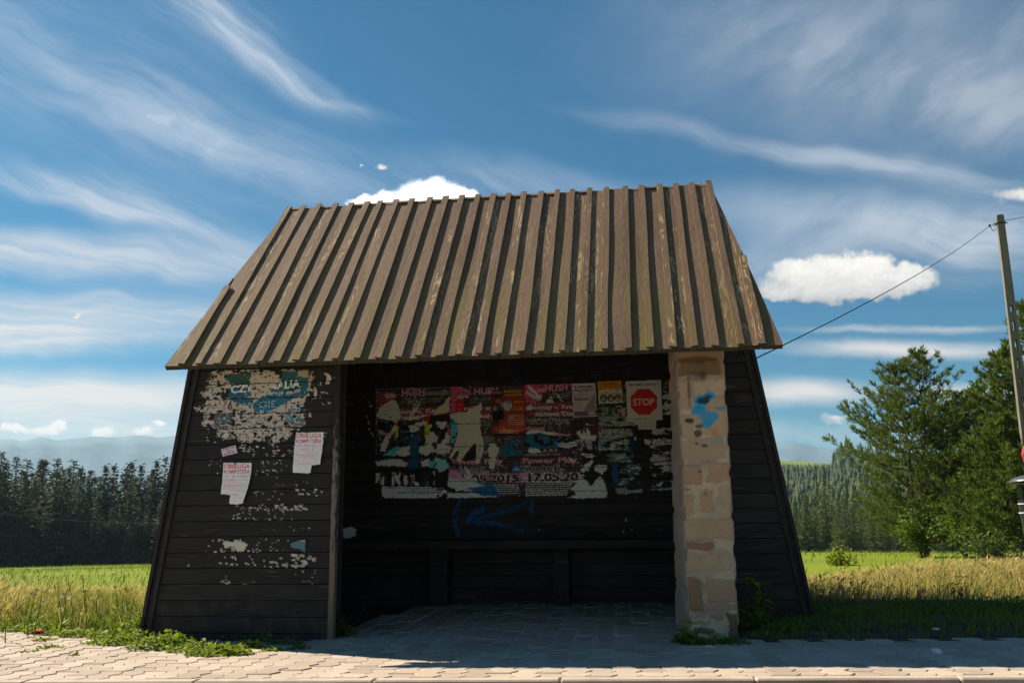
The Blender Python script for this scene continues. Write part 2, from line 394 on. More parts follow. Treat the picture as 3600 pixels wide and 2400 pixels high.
s35 = fil(37, 0.60, 0.075, 0.36, 0.64, 1.3, fine=.35)
s8 = fil(9, 0.50, 0.070, 0.38, 0.62, 2.3)
s0 = fil(1, 0.55, 0.055, 0.37, 0.60, 4.3)
soft = fil(-38, 0.30, 0.17, 0.36, 0.66, 6.3, fine=.3)
MULT = lambda a, b: t.math('MULTIPLY', a, b)
SC = []
def lay(mask, tex, k, floor=0.0):
    tx = t.math('ADD', t.math('MULTIPLY', tex, 1-floor), floor)
    SC.append(MULT(MULT(mask, tx), k))
lay(blob(Pw, .545, .06, .40, .080, 42), s35, .70, .30)      # main plume
lay(blob(Pw, .66, .165, .30, .055, 32), s35, .62, .30)
lay(blob(Pw, .47, .00, .36, .14, 35), s35, .42, .15)
lay(blob(Pw, .80, .245, .17, .022, 20), s35, .34, .4)
lay(blob(Pw, .05, .10, .85, .34, 24), s20, .42, .28)       # veil on the left
lay(blob(Pw, .40, .27, .85, .14, 22), s20, .34, .15)
lay(blob(Pw, .62, .38, .75, .16, 14), s20, .34, .25)
lay(blob(Pw2, .49, .335, .13, .075, 38), soft, .48, .05)
lay(blob(Pw2, .365, .277, .045, .018, 15), s20, .45, .4)
lay(blob(Pw, .10, .41, .50, .07, 10), s20, .75, .15)
lay(blob(Pw, .27, .47, .36, .055, 16), s20, .78, .2)
lay(blob(Pw, .12, .585, .72, .085, 4), s8, 1.1, .50)
lay(blob(Pw, .52, .57, .42, .10, 12), s20, .62, .25)
lay(blob(Pw, .10, .745, .74, .10, -2), s0, 1.2, .50)
lay(blob(Pw, .13, .915, .80, .095, 2), s0, 1.15, .72)
lay(blob(Pw, .20, 1.0, .9, .06, 0), s0, .7, .7)
lay(blob(Pw, 1.75, .325, .62, .035, 9), s8, .46, .40)
lay(blob(Pw, 2.10, .39, .55, .050, 10), s8, .58, .35)
lay(blob(Pw, 2.10, .14, .98, .38, 6), soft, .74, .48)
lay(blob(Pw, 2.30, .25, .36, .15, 20), soft, .58, .35)
lay(blob(Pw, 1.80, .09, .36, .14, 10), soft, .26, .1)
lay(blob(Pw, 1.98, .50, .60, .11, 6), soft, .92, .50)
lay(blob(Pw, 2.25, .55, .36, .16, 0), s8, .55, .4)
lay(blob(Pw, 1.82, .60, .26, .12, 0), soft, .70, .5)
lay(blob(Pw, 1.22, .42, .50, .08, 8), s20, .50, .3)
lay(blob(Pb, 2.08, .803, .42, .032, 2), s0, 1.0, .6)
lay(blob(Pb, 2.10, .757, .38, .014, 1), s0, .75, .5)
lay(blob(Pb, 1.84, .90, .25, .048, 2), s0, 1.1, .8)
lay(blob(Pb, 2.24, .905, .24, .030, 3), s0, .85, .6)
lay(blob(Pw2, 1.80, 1.0, .9, .05, 0), s0, .30, .6)
cir = None
for q in SC: cir = addm(cir, q)
cir = MULT(t.math('MINIMUM', cir, 0.93), front)
# elsewhere on the dome: the same kind of thin cloud plus an added low bank, so that the light comes from a whole sky
pl = t.vmath('SCALE', D, t.math('DIVIDE', 1.0, t.math('ADD', t.math('ABSOLUTE', el), 0.12)))
FILL_BANK = 0.55
fill_bank = MULT(FILL_BANK, MULT(t.ramp(el, .24, .08), t.ramp(t.noise(t.mapping(D, scale=(3, 3, 6)), 1.0, 4, 0.6), .25, .5, .55, 1.0)))  # bright low cloud bank behind the view, added to light the shelter's inside
back = t.ramp(t.noise(t.mapping(pl, rot=(0, 0, 0.5), scale=(0.5, 1.6, 0.5)), 1.0, 5, 0.6), 0.5, 0.8, 0, 0.15)
back = t.math('MAXIMUM', back, fill_bank)
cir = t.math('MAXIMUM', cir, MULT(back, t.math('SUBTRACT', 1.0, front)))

base = sky.outputs[0]
hsv = t.new('ShaderNodeHueSaturation'); t.put(hsv.inputs['Color'], base); hsv.inputs['Hue'].default_value = 0.485; hsv.inputs['Saturation'].default_value = 1.22; hsv.inputs['Value'].default_value = 1.0
base = t.vmath('MULTIPLY', hsv.outputs[0], (0.20, 0.62, 0.76))
CL = 9.5                           # cloud radiance before the background strength
warmlow = t.ramp(Y, .35, .95)
ccol = t.mix(warmlow, (0.50*CL, 0.60*CL, 0.74*CL, 1), (0.98*CL, 0.90*CL, 0.84*CL, 1))
rightgrey = t.math('MULTIPLY', t.ramp(X, 1.0, 1.8), t.ramp(Y, .62, .2))
ccol = t.mix(t.math('MULTIPLY', rightgrey, .75), ccol, (0.40*CL, 0.45*CL, 0.54*CL, 1))
ccol = t.mix(t.math('MULTIPLY', fill_bank, t.math('SUBTRACT', 1.0, front)), ccol, (1.35*CL, 1.28*CL, 1.2*CL, 1))
c1 = t.mix(cir, base, ccol)
# cumulus: union of puffs with a ragged edge
def cumulus(puffs, src, ragged=0.32, nscale=11, edge=0.30):
    acc = None
    for (cx, cy, rx, ry) in puffs:
        m = t.mapping(src, (cx, cy, 0), (0, 0, 0), (rx, ry, 1), 'TEXTURE')
        d = t.math('SUBTRACT', 1.0, t.vmath('LENGTH', m))
        acc = d if acc is None else t.math('SMOOTH_MAX', acc, d, 0.45)
    n = t.noise(P, nscale, 8, 0.66)
    acc = t.math('ADD', acc, MULT(t.math('SUBTRACT', n, 0.5), ragged*2.2))
    return MULT(t.ramp(acc, -0.04, edge), front), acc
E1 = t.math('SUBTRACT', t.noise(t.vmath('ADD', P, (-.007, -.009, 0)), 17, 6, 0.6), t.noise(P, 17, 6, 0.6))
def paint(c, cm, y0, y1, top, low):
    mask, acc = cm
    yy = t.math('ADD', Y, MULT(E1, (y1-y0)*1.0))
    yy = t.math('ADD', yy, MULT(t.math('SUBTRACT', t.ramp(acc, .0, .7), .3), (y0-y1)*.35))
    tone = t.mix(t.ramp(yy, y0, y1, smooth=False), tuple(v*CL for v in top)+(1,), tuple(v*CL for v in low)+(1,))
    return t.mix(mask, c, tone)
c1 = paint(c1, cumulus([(.985, .462, .085, .062), (.90, .475, .06, .034), (1.055, .462, .05, .035), (.83, .47, .04, .02)], Pw3), .40, .56, (1.5, 1.5, 1.5), (1.0, 1.0, 1.02))
c1 = paint(c1, cumulus([(1.85, .636, .085, .045), (1.97, .622, .12, .050), (2.08, .642, .085, .038), (1.93, .662, .19, .034), (1.80, .675, .06, .020)], Pw3, .36), .575, .70, (1.18, 1.12, 1.04), (0.50, 0.50, 0.52))
c1 = paint(c1, cumulus([(1.915, .958, .042, .011), (2.345, .446, .06, .022), (.875, .383, .022, .007), (.825, .381, .008, .006), (.178, .722, .014, .006)], Pw3, .40, 22, .9), .3, 1.2, (.95, .90, .84), (.80, .76, .70))
c1 = paint(c1, cumulus([(.03, .992, .07, .012), (.10, .985, .05, .014), (.235, .992, .04, .016), (.33, .992, .036, .012), (.36, .972, .018, .010), (.14, .975, .03, .01)], Pw3, .40, 20, .6), .96, 1.01, (1.18, 1.09, 1.0), (.95, .90, .86))
t.put(bg.inputs['Color'], c1); bg.inputs['Strength'].default_value = 0.05

world.cycles.sampling_method = 'MANUAL'; world.cycles.sample_map_resolution = 256
scene.view_settings.view_transform = 'Standard'; scene.view_settings.look = 'None'
scene.view_settings.exposure = 1.0; scene.view_settings.gamma = 1.0; scene.view_settings.use_curve_mapping = False
scene.cycles.use_denoising = True; scene.cycles.max_bounces = 8; scene.cycles.transparent_max_bounces = 8; scene.cycles.volume_bounces = 0
scene.cycles.sample_clamp_indirect = 6.0
# ------------------------------------------------------------------ the bus shelter
ROW = 0.1126
YB, YC = 2.462, 0.806                     # back wall, recessed right-hand wall
E_Y, E_Z, R_Y, R_Z = -0.328, 1.945, 1.218, 3.685
SL = math.hypot(R_Y-E_Y, R_Z-E_Z); DY, DZ = (R_Y-E_Y)/SL, (R_Z-E_Z)/SL
XL0, XL1, XR0, XR1 = -2.217, -1.972, 2.171, 1.905     # eave and ridge ends of the roof
def lslant(z): return -2.456 + 0.1326*z    # outer faces of the leaning side walls
def rslant(z): return 2.456 - 0.1565*z
shelter = empty('bus_shelter', (0, 0, 0))
tag(shelter, 'dark wooden bus shelter with steep brown board roof, bench and stone pillar', 'bus shelter')

def roofpt(x, v, h, back=False):
    """x along the eave, v metres up the slope, h metres off the boards"""
    y = E_Y + DY*v - DZ*h; z = E_Z + DZ*v + DY*h
    return (x, 2*R_Y-y if back else y, z)
def rake(v): return XL0+(XL1-XL0)*v/SL, XR0+(XR1-XR0)*v/SL
def clip_v(x):
    """highest v at which x is still inside the rake"""
    if x < XL1: return max(0, (x-XL0)/(XL1-XL0)*SL)
    if x > XR1: return max(0, (x-XR0)/(XR1-XR0)*SL)
    return SL
def strip(mb, xa, xb, va0, va1, vb0, vb1, h0, h1, rnd, back=False, wob=0.0, seed=0, nseg=10, m=0, splay=0.0):
    """a long plank from the eave up: left edge runs va0..va1, right edge vb0..vb1"""
    rows = []
    for k in range(nseg+1):
        f = k/nseg; va, vb = va0+(va1-va0)*f, vb0+(vb1-vb0)*f
        o = mnoise.noise((seed*3.7, f*2.2, 0))*wob + splay*va; oh = mnoise.noise((seed*3.7, f*2.2, 9))*wob*0.6
        rows.append([roofpt(xa+o, va, h0, back), roofpt(xb+o, vb, h0, back), roofpt(xb+o, vb, h1+oh, back), roofpt(xa+o, va, h1+oh, back), va, vb])
    w = xb-xa
    for a, b in zip(rows[:-1], rows[1:]):
        mb.face([a[3], a[2], b[2], b[3]][::-1 if back else 1], m, [(0, a[4]), (w, a[5]), (w, b[5]), (0, b[4])][::-1 if back else 1], rnd)
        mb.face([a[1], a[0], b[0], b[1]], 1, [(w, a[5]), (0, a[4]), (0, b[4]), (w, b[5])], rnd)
        mb.face([a[0], a[3], b[3], b[0]], m, [(0, a[4]), (.03, a[4]), (.03, b[4]), (0, b[4])], rnd)
        mb.face([a[2], a[1], b[1], b[2]], m, [(w, a[5]), (w+.03, a[5]), (w+.03, b[5]), (w, b[5])], rnd)
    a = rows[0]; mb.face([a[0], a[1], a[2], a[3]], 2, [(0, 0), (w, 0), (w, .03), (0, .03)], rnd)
    a = rows[-1]; mb.face([a[1], a[0], a[3], a[2]], m, [(w, SL), (0, SL), (0, SL), (w, SL)], rnd)
BS, BX0 = 0.1472, -1.9447
rr = random.Random(5)
rf = MB()
for back in (False, True):
    for k in range(-2, 29):
        xa, xb = BX0+k*BS+0.002, BX0+(k+1)*BS-0.002
        xa, xb = max(xa, XL0+0.002), min(xb, XR0-0.002)
        if xb-xa < 0.01: continue
        e0, e1 = rr.uniform(-.004, .004), rr.uniform(-.012, .012)
        va, vb = clip_v(xa), clip_v(xb)
        va = max(va, .02); vb = max(vb, .02)
        strip(rf, xa, xb, e0, va+(e1 if va > SL-.01 else 0), e0, vb+(e1 if vb > SL-.01 else 0), -0.036, rr.uniform(-.003, .003), rr.random(), back, .002, k+(50 if back else 0))
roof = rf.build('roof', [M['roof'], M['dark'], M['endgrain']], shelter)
# batten positions as surveyed on the photograph: along the ridge and along the eave
TOPS = [(1016, 728), (1062, 723), (1122, 720), (1181, 717), (1235, 716), (1293, 712), (1337, 711), (1390, 709), (1450, 705), (1515, 700), (1567, 697), (1627, 693), (1680, 691), (1735, 686), (1789, 684), (1842, 680), (1902, 677), (1960, 672), (2014, 672), (2069, 666), (2133, 663), (2198, 659), (2255, 655), (2320, 651), (2375, 648), (2432, 646), (2492, 641)]
FEET = [(693, 1279), (763, 1276), (839, 1270), (913, 1270), (973, 1266), (1041, 1261), (1107, 1259), (1176, 1258), (1255, 1254), (1334, 1252), (1401, 1248), (1478, 1246), (1552, 1246), (1614, 1241), (1684, 1240), (1750, 1238), (1831, 1233), (1902, 1231), (1973, 1229), (2044, 1226), (2124, 1223), (2210, 1218), (2283, 1217), (2366, 1213), (2442, 1211), (2516, 1209), (2604, 1206)]
def batten_x(k):
    if not 0 <= k <= 26: return BX0+k*BS, BX0+k*BS
    lim = lambda v: min(max(v-(BX0+k*BS), -.012), .012)+BX0+k*BS
    return lim(at_y(*FEET[k], E_Y)[0]), lim(at_y(*TOPS[k], R_Y)[0])
for k in range(-1, 28):
    xf, xt = batten_x(k); w = rr.uniform(.045, .055); xm = (xf+xt)/2
    top = min(clip_v(xt-w/2), clip_v(xt+w/2)) + (.028+rr.uniform(-.010, .012) if 0 <= k <= 26 else .10)
    b = MB(); strip(b, xf-w/2, xf+w/2, rr.uniform(-.004, .014), top, rr.uniform(-.004, .014), top, 0.0025, rr.uniform(.0140, .0185), rr.random(), False, .008, 100+k, 14, 0, (xt-xf)/SL)
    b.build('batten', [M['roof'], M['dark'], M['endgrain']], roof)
# rear battens, out of sight from the road
b = MB()
for k in range(-1, 28):
    xc = BX0+k*BS; strip(b, xc-.025, xc+.025, 0, clip_v(xc)-.03, 0, clip_v(xc)-.03, .0025, .022, rr.random(), True)
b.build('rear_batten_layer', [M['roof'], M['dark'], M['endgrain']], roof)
# eave rail under the boards
b = MB(); y0 = E_Y+.16
b.hexa([(XL0+.06, y0, 2.0), (XR0-.06, y0, 2.0), (XR0-.06, y0+.05, 2.0), (XL0+.06, y0+.05, 2.0), (XL0+.06, y0, 2.05), (XR0-.06, y0, 2.05), (XR0-.06, y0+.05, 2.1), (XL0+.06, y0+.05, 2.1)])
b.build('eave_rail', M['dark'], roof)

def slant_bar(mb, fx, o0, o1, y0, y1, z0, z1, c=0.5, m=0):
    """a leaning bar that follows side-wall line fx(z), offsets o0..o1 from it"""
    mb.hexa([(fx(z0)+o0, y0, z0), (fx(z0)+o1, y0, z0), (fx(z0)+o1, y1, z0), (fx(z0)+o0, y1, z0),
             (fx(z1)+o0, y0, z1), (fx(z1)+o1, y0, z1), (fx(z1)+o1, y1, z1), (fx(z1)+o0, y1, z1)], m, c)
def boards(name, xa, xb, zfirst, z0, z1, y, thick, front=-1, seed=1, mats=None):
    """horizontal boarding facing the road; xa, xb are functions of z"""
    r = random.Random(seed); mb = MB()
    zs = [zfirst+k*ROW for k in range(-30, 60) if z0+.01 < zfirst+k*ROW < z1-.01]
    zs = [z0]+zs+[z1]
    for a, c in zip(zs[:-1], zs[1:]):
        a2, c2 = a+.0018, c-.0018; yo = y+r.uniform(-.002, .002); lean = .003
        mb.hexa([(xa(a2), yo-lean, a2), (xb(a2), yo-lean, a2), (xb(a2), yo+thick, a2), (xa(a2), yo+thick, a2),
                 (xa(c2), yo, c2-.002), (xb(c2), yo, c2-.002), (xb(c2), yo+thick, c2), (xa(c2), yo+thick, c2)], 0, r.random())
    q = lambda z: (xa(z)-.03 if xa(0) != xa(1) else xa(z)+.005, xb(z)+.03 if xb(0) != xb(1) else xb(z)-.005)
    (l0, r0), (l1, r1) = q(z0), q(z1)
    mb.hexa([(l0, y+thick+.001, z0), (r0, y+thick+.001, z0), (r0, y+thick+.008, z0), (l0, y+thick+.008, z0), (l1, y+thick+.001, z1), (r1, y+thick+.001, z1), (r1, y+thick+.008, z1), (l1, y+thick+.008, z1)], 0, .1)
    return mb.build(name, mats or M['dark'], shelter)
GZ = lambda x, y: gz(x, y)
boards('front_wall', lambda z: lslant(z)+.07, lambda z: -1.028, .0485, -.05, 2.2, 0, .03, seed=3)
boards('recessed_front_wall', lambda z: 1.50, lambda z: rslant(z)-.06, .2226, .0, 3.0, YC, .03, seed=4)
back_wall = boards('back_wall', lambda z: lslant(z)+.05, lambda z: rslant(z)-.05, .4305, .02, 2.27, YB, .03, seed=6)
# side walls: leaning, running up into the gables
def side(name, fx, sgn, yfront):
    mb = MB(); r = random.Random(9)
    ro = lambda y: (E_Z+(y-E_Y)*DZ/DY if y < R_Y else E_Z+(2*R_Y-E_Y-y)*DZ/DY)-.056
    def span(zz):
        ya, yb = yfront, YB+.03
        if zz > ro(ya): ya = R_Y-(3.629-zz)*DY/DZ
        if zz > ro(yb): yb = R_Y+(3.629-zz)*DY/DZ
        return max(ya, yfront), min(yb, YB+.03)
    z = -.05
    while z < 3.58:
        z2 = min(z+ROW, 3.60)
        a, b2 = span(z+.002), span(z2-.002); c = r.random()
        x0, x1 = fx(z+.002), fx(z2-.002)-.004*sgn; t0 = -.028*sgn
        mb.hexa([(x0, a[0], z+.002), (x0+t0, a[0], z+.002), (x0+t0, a[1], z+.002), (x0, a[1], z+.002),
                 (x1, b2[0], z2-.002), (x1+t0, b2[0], z2-.002), (x1+t0, b2[1], z2-.002), (x1, b2[1], z2-.002)], 0, c)
        z = z2
    # battens behind the joints keep the light out
    z = -.05+ROW
    while z < 3.5:
        a = span(z); x0 = fx(z)-.029*sgn
        mb.box(min(x0, x0-.012*sgn), a[0], z-.02, max(x0, x0-.012*sgn), a[1], z+.02, 0, .1); z += ROW
    return mb.build(name, M['dark'], shelter)
side('side_wall', lambda z: lslant(z)+.006, -1, .022); side('side_wall', lambda z: rslant(z)-.006, 1, YC+.022)
# inner wall that closes the waiting room towards the recessed bay
b = MB(); z = .0
while z < 2.3:
    b.box(1.52, YC+.031, z+.003, 1.545, YB-.002, min(z+ROW, 2.45)-.003, 0, rr.random()); z += ROW
b.build('inner_wall', M['dark'], shelter)
# corner boards: rail, recess, trim
for fx, s, y, zt in ((lslant, 1, 0, 2.2), (rslant, -1, YC, 2.9)):
    b = MB()
    slant_bar(b, fx, 0, s*.026, y-.022, y+.02, -.05, zt, .9)
    slant_bar(b, fx, s*.027, s*.056, y-.004, y+.018, -.05, zt, .2)
    slant_bar(b, fx, s*.057, s*.086, y-.018, y+.001, -.05, zt, .95)
    b.build('corner_board', M['corner'] if 'corner' in M else M['dark'], shelter)
# jamb post of the opening
b = MB(); b.box(-1.027, -.030, -.03, -.981, .020, 2.2, 1, .5); b.box(-1.020, .021, -.03, -.983, .085, 2.2, 0, .1); b.box(-1.015, .086, -.03, -.978, .112, 2.2, 2, .9)
b.build('door_post', [M['dark'], M['post'], M['corner'] if 'corner' in M else M['dark']], shelter, bevel=.003)
b = MB(); b.box(-.98, .01, 2.0, 1.50, .09, 2.18, 0, .3); b.build('lintel', M['dark'], shelter)
b = MB(); b.box(1.81, YC-.03, 2.03, rslant(2.03)-.09, YC-.003, 2.07, 0, .8); b.build('wall_trim', M['dark'], shelter)
# bench
bench = MB(); bench.box(-2.05, 2.06, .612, 1.515, 2.24, .652, 0, .6); bench.box(-2.05, 2.25, .612, 1.515, 2.44, .652, 0, .9)
bench.box(-2.05, 2.045, .575, 1.515, 2.059, .650, 0, .8)
bo = bench.build('bench', M['bench'] if 'bench' in M else M['dark'], shelter, bevel=.004)
for xa, xb in ((-.815, -.645), (.36, .50)):
    s = MB(); s.box(xa, 2.22, GZ(0, 2.1)-.01, xb, 2.455, .611, 0, .8); s.build('bench_support', M['dark'], bo)

# ------------------------------------------------------------------ stone pillar: a height field over its four sides
def build_pillar():
    H0, H1 = -.05, 2.15
    # footprint, anticlockwise seen from above, starting at the rear left corner
    foot = [(1.447, .46), (1.487, .0), (1.803, .0), (1.812, .46)]
    seg = [math.dist(foot[i], foot[(i+1) % 4]) for i in range(4)]; L = sum(seg); cum = np.concatenate([[0], np.cumsum(seg)])
    d = .0075; ns, nz = int(L/d), int((H1-H0)/d)
    S, Z = np.meshgrid(np.arange(ns)*L/ns, np.linspace(H0, H1, nz))
    px = np.zeros_like(S); py = np.zeros_like(S); nx = np.zeros_like(S); ny = np.zeros_like(S)
    for i in range(4):
        m = (S >= cum[i]) & (S < cum[i+1]+1e-9); f = (S-cum[i])/seg[i]; a, b = foot[i], foot[(i+1) % 4]
        px = np.where(m, a[0]+(b[0]-a[0])*f, px); py = np.where(m, a[1]+(b[1]-a[1])*f, py)
        tx, ty = (b[0]-a[0])/seg[i], (b[1]-a[1])/seg[i]
        nx = np.where(m, ty, nx); ny = np.where(m, -tx, ny)
    # flare towards the foot on the left
    fl = np.clip((1.97-Z)/1.9, 0, 1); px = px - .030*fl*np.clip((1.485-px)/.035, 0, 1)
    U = np.where((S >= cum[1]) & (S <= cum[2]), (S-cum[1])/seg[1], -1)     # 0..1 across the front face
    W1 = vnoise(S*14, Z*14, 4, 1)-.5; W2 = vnoise(S*14, Z*14, 4, 5)-.5
    big = vnoise(S*4, Z*4, 3, 8); fine = vnoise(S*60, Z*60, 3, 3)
    mort = lin(200, 182, 154); base = lin(168, 142, 116)
    colr = np.zeros(S.shape+(3,)); colr[:] = lin(166, 146, 128)
    hgt = np.full(S.shape, .0)
    # stones on the front face: u0,u1 (0-1), z0,z1, colour, proud(m)
    ST = [(0, 1, 1.78, 2.15, (146, 118, 92), .006), (.03, .95, 1.80, 1.93, (104, 76, 56), -.004), (.0, .30, 1.52, 1.76, (170, 140, 112), .006), (.32, 1, 1.62, 1.77, (178, 152, 128), .004),
          (.0, 1., 1.555, 1.64, (166, 140, 116), .004), (.32, 1, 1.33, 1.55, (172, 144, 114), .006), (.0, .34, 1.30, 1.50, (168, 142, 116), .006),
          (.0, .95, 1.155, 1.32, (165, 140, 114), .006), (.0, .42, .965, 1.13, (172, 132, 100), .010), (.50, 1, .99, 1.14, (174, 136, 106), .010),
          (.0, .40, .925, .955, (166, 112, 76), .004), (.02, .22, .75, .91, (176, 134, 104), .008), (.34, .62, .77, .945, (176, 140, 108), .008), (.70, 1, .73, .97, (180, 150, 124), .006),
          (.0, 1, .575, .735, (172, 142, 112), .012), (.0, .60, .505, .565, (146, 102, 74), .014), (.0, .95, .345, .50, (170, 144, 114), .008), (.60, .74, .40, .475, (140, 124, 110), -.004),
          (.0, .30, .045+.03, .315, (142, 104, 70), .012), (.36, 1, .14, .315, (168, 134, 108), .012), (.30, 1, .075, .13, (158, 132, 108), .006), (.42, .70, .01, .06, (150, 122, 104), .006),
          (.02, .45, -.02, .025, (176, 158, 130), .012), (.04, .52, -.09, -.035, (112, 92, 60), .016), (.76, 1, -.12, .06, (104, 84, 60), .014), (.36, .72, -.2, -.06, (150, 126, 96), .008)]
    ZS = lambda z: .02 + (z-.02)*1.0
    for u0, u1, z0, z1, c, pr in ST:
        z0 += .14*(1-(z0-.0)/2.0) if z0 < 2 else 0; z1 += .14*(1-z1/2.0) if z1 < 2 else 0
        wu, wz = .17, .012
        e = np.minimum(np.minimum(U-u0+W1*wu, u1-U+W2*wu)*.316, np.minimum(Z-z0+W2*.052, z1-Z+W1*.052))
        if u0 <= 0: e = np.minimum(np.where(U >= 0, .05, -1), np.minimum((u1-U+W2*wu)*.316, np.minimum(Z-z0+W2*.052, z1-Z+W1*.052)))
        if u1 >= 1: e = np.minimum(np.where(U >= 0, .05, -1), np.minimum((U-u0+W1*wu)*.316 if u0 > 0 else .05, np.minimum(Z-z0+W2*.052, z1-Z+W1*.052)))
        k = np.clip((e-.003)/.009, 0, 1); k = k*k*(3-2*k)
        if pr < 0: k *= .75
        hgt = hgt*(1-k)+pr*k
        cc = (lin(*c)*.70+.30*lin(*c).mean()*np.array([1.08, 1.0, .90]))*1.2*np.array([1.02, 1.0, .86])
        colr = colr*(1-k[..., None]) + k[..., None]*(cc*(0.85+.3*big[..., None]))
    inface = U >= 0
    # mortar tint where nothing was laid
    mk = (inface & (hgt < .003))[..., None]*np.clip((vnoise(S*9, Z*9, 3, 21)-.25)*3, 0, 1)[..., None]*np.clip((1.75-Z)*4, 0, 1)[..., None]
    colr = colr*(1-.9*mk)+.9*mk*mort
    # left and rear faces: rendered rubble with coarse courses
    lf = ~inface
    course = np.sin((Z+W1*.06+big*.2)*24); k = np.clip((course+.75)*3, 0, 1)
    hgt = np.where(lf, .012*k*(.4+.8*big), hgt)
    lc = lin(164, 150, 138)[None, None]*(1-k[..., None]) + k[..., None]*lin(166, 148, 132)*(.75+.5*big[..., None])
    colr = np.where(lf[..., None], lc, colr)
    # paint: blue splash, dark drips
    def spot(u, z, ru, rz, c, k0=.9, rag=.9, soft=.25):
        r = np.hypot((U-u)/ru, (Z-z)/rz) + (W1*1.3+W2*.6)*rag
        k = np.clip((1-r)/soft, 0, 1)*k0*inface
        colr[:] = colr*(1-k[..., None])+k[..., None]*lin(*c)
    blue = (0, 152, 205)
    spot(.48, 1.62, .22, .055, blue); spot(.66, 1.66, .13, .035, blue); spot(.42, 1.57, .20, .03, blue); spot(.60, 1.51, .24, .055, blue); spot(.55, 1.46, .14, .03, blue); spot(.38, 1.545, .18, .02, blue)
    spot(.85, 1.575, .2, .018, (70, 140, 170), .6)
    spot(.52, 1.625, .17, .028, (16, 46, 70), .9); spot(.63, 1.655, .10, .016, (16, 46, 70), .8)
    spot(.22, 1.70, .05, .17, (70, 62, 56), .75, .5, .6); spot(.22, 1.80, .09, .035, (30, 30, 26), .85, 1.6, .5); spot(.52, 1.81, .10, .05, (38, 38, 34), .75, 1.6, .6); spot(.38, 1.80, .30, .05, (90, 80, 70), .5)
    spot(.20, 1.49, .12, .02, (44, 36, 34), .9); spot(.42, 1.45, .10, .018, (60, 66, 48), .8); spot(.37, 1.40, .09, .025, (52, 60, 40), .9); spot(.50, 1.315, .08, .014, (66, 70, 66), .85); spot(.33, 1.33, .06, .012, (92, 74, 62), .8)
    spot(.74, 1.40, .09, .035, (190, 130, 86), .7); spot(.83, 1.335, .14, .014, (104, 160, 172), .7); spot(.36, 1.135, .05, .014, (84, 78, 74), .8); spot(.47, .985, .06, .016, (120, 108, 96), .6)
    spot(.45, 1.92, .5, .03, (92, 66, 48), .8, .6)
    # faint crack of darker joints under the stones
    hgt += (fine-.5)*.004 + (big-.5)*.006
    edge = np.minimum(np.abs(S-cum[1]), np.minimum(np.abs(S-cum[2]), np.minimum(np.abs(S-cum[3]), np.minimum(S, L-S))))
    hgt -= np.clip(.022-edge, 0, 1)*.45
    VX = px+nx*hgt; VY = py+ny*hgt
    verts = np.stack([VX, VY, Z], -1).reshape(-1, 3)
    I, J = np.meshgrid(np.arange(nz-1), np.arange(ns), indexing='ij'); J2 = (J+1) % ns
    faces = np.stack([I*ns+J, I*ns+J2, (I+1)*ns+J2, (I+1)*ns+J], -1).reshape(-1, 4)
    return np_mesh('stone_pillar', verts, faces, M['stone'], shelter, vcol=colr.reshape(-1, 3), smooth=True)
build_pillar()
# ------------------------------------------------------------------ ground: pavers, kerb, road, soil, meadow
K1, K2 = at_g(1100, 2383), at_g(3600, 2371)
kd = (K2-K1)[:2]; kd /= np.linalg.norm(kd); kn = np.array([-kd[1], kd[0]])      # along the kerb, away from the road
def kp(a, s): q = K1[:2]+kd*a+kn*s; return q
def ks(x, y): q = np.array([x, y])-K1[:2]; return q@kd, q@kn
PW, PL, GAP = .134, .268, .0035
def wave(s): 
    q = (s/PL*2) % 1.0                      # two kinks per stone
    tri = 1-abs(2*q-1); return (min(max((tri-.5)*2.6, -1), 1))*.019
def paved(x, y):
    n = mnoise.noise((x*1.3, y*1.3, 0))*.12
    if y > YB-.01: return False
    if x > 1.52 and y > -.16+n*.6+.02*(x-1.5): return False
    if x > 1.45 and y > -.05: return False
    if x < -1.0 and y > -.02: return x < -2.52 and y < .55+n*1.5-.10*(x+2.5)
    return True
pv = MB(); r = random.Random(2)
for i in range(-70, 60):
    for j in range(-1, 24):
        s0 = j*PL+(PL/2 if i % 2 else 0); s1 = s0+PL
        if s1 < .02: continue
        s0c = max(s0, .006)
        q = kp((i+.5)*PW, (s0c+s1)/2)
        if not (-8.5 < q[0] < 5.6 and q[1] < 2.6 and paved(*q)): continue
        dz = r.uniform(-.0035, .0035); tx, ty = r.uniform(-.012, .012), r.uniform(-.008, .008); rnd = r.random()
        N = 8; ss = [s0c+GAP/2+(s1-s0c-GAP)*k/N for k in range(N+1)]
        def ring(inset, h):
            pts = []
            for k in range(N+1):
                s = min(max(ss[k], ss[0]+inset), ss[-1]-inset); pts.append((i*PW+wave(s)+GAP/2+inset, s))
            for k in range(N, -1, -1):
                s = min(max(ss[k], ss[0]+inset), ss[-1]-inset); pts.append(((i+1)*PW+wave(s)-GAP/2-inset, s))
            out = []
            for a, s in pts:
                p = kp(a, s); out.append((p[0], p[1], gz(p[0], p[1])+h+dz+tx*(a-(i+.5)*PW)+ty*(s-(s0+s1)/2)))
            return out[::-1]
        top, ch, lo = ring(.0055, .0), ring(0, -.005), ring(0, -.03)
        pv.face(top, 0, None, rnd); n = len(top)
        for A, B in ((ch, top), (lo, ch)):
            for k in range(n):
                pv.face([A[k], A[(k+1) % n], B[(k+1) % n], B[k]], 0, None, rnd)
pav = pv.build('pavement', M['paver']); tag(pav, kind='structure')
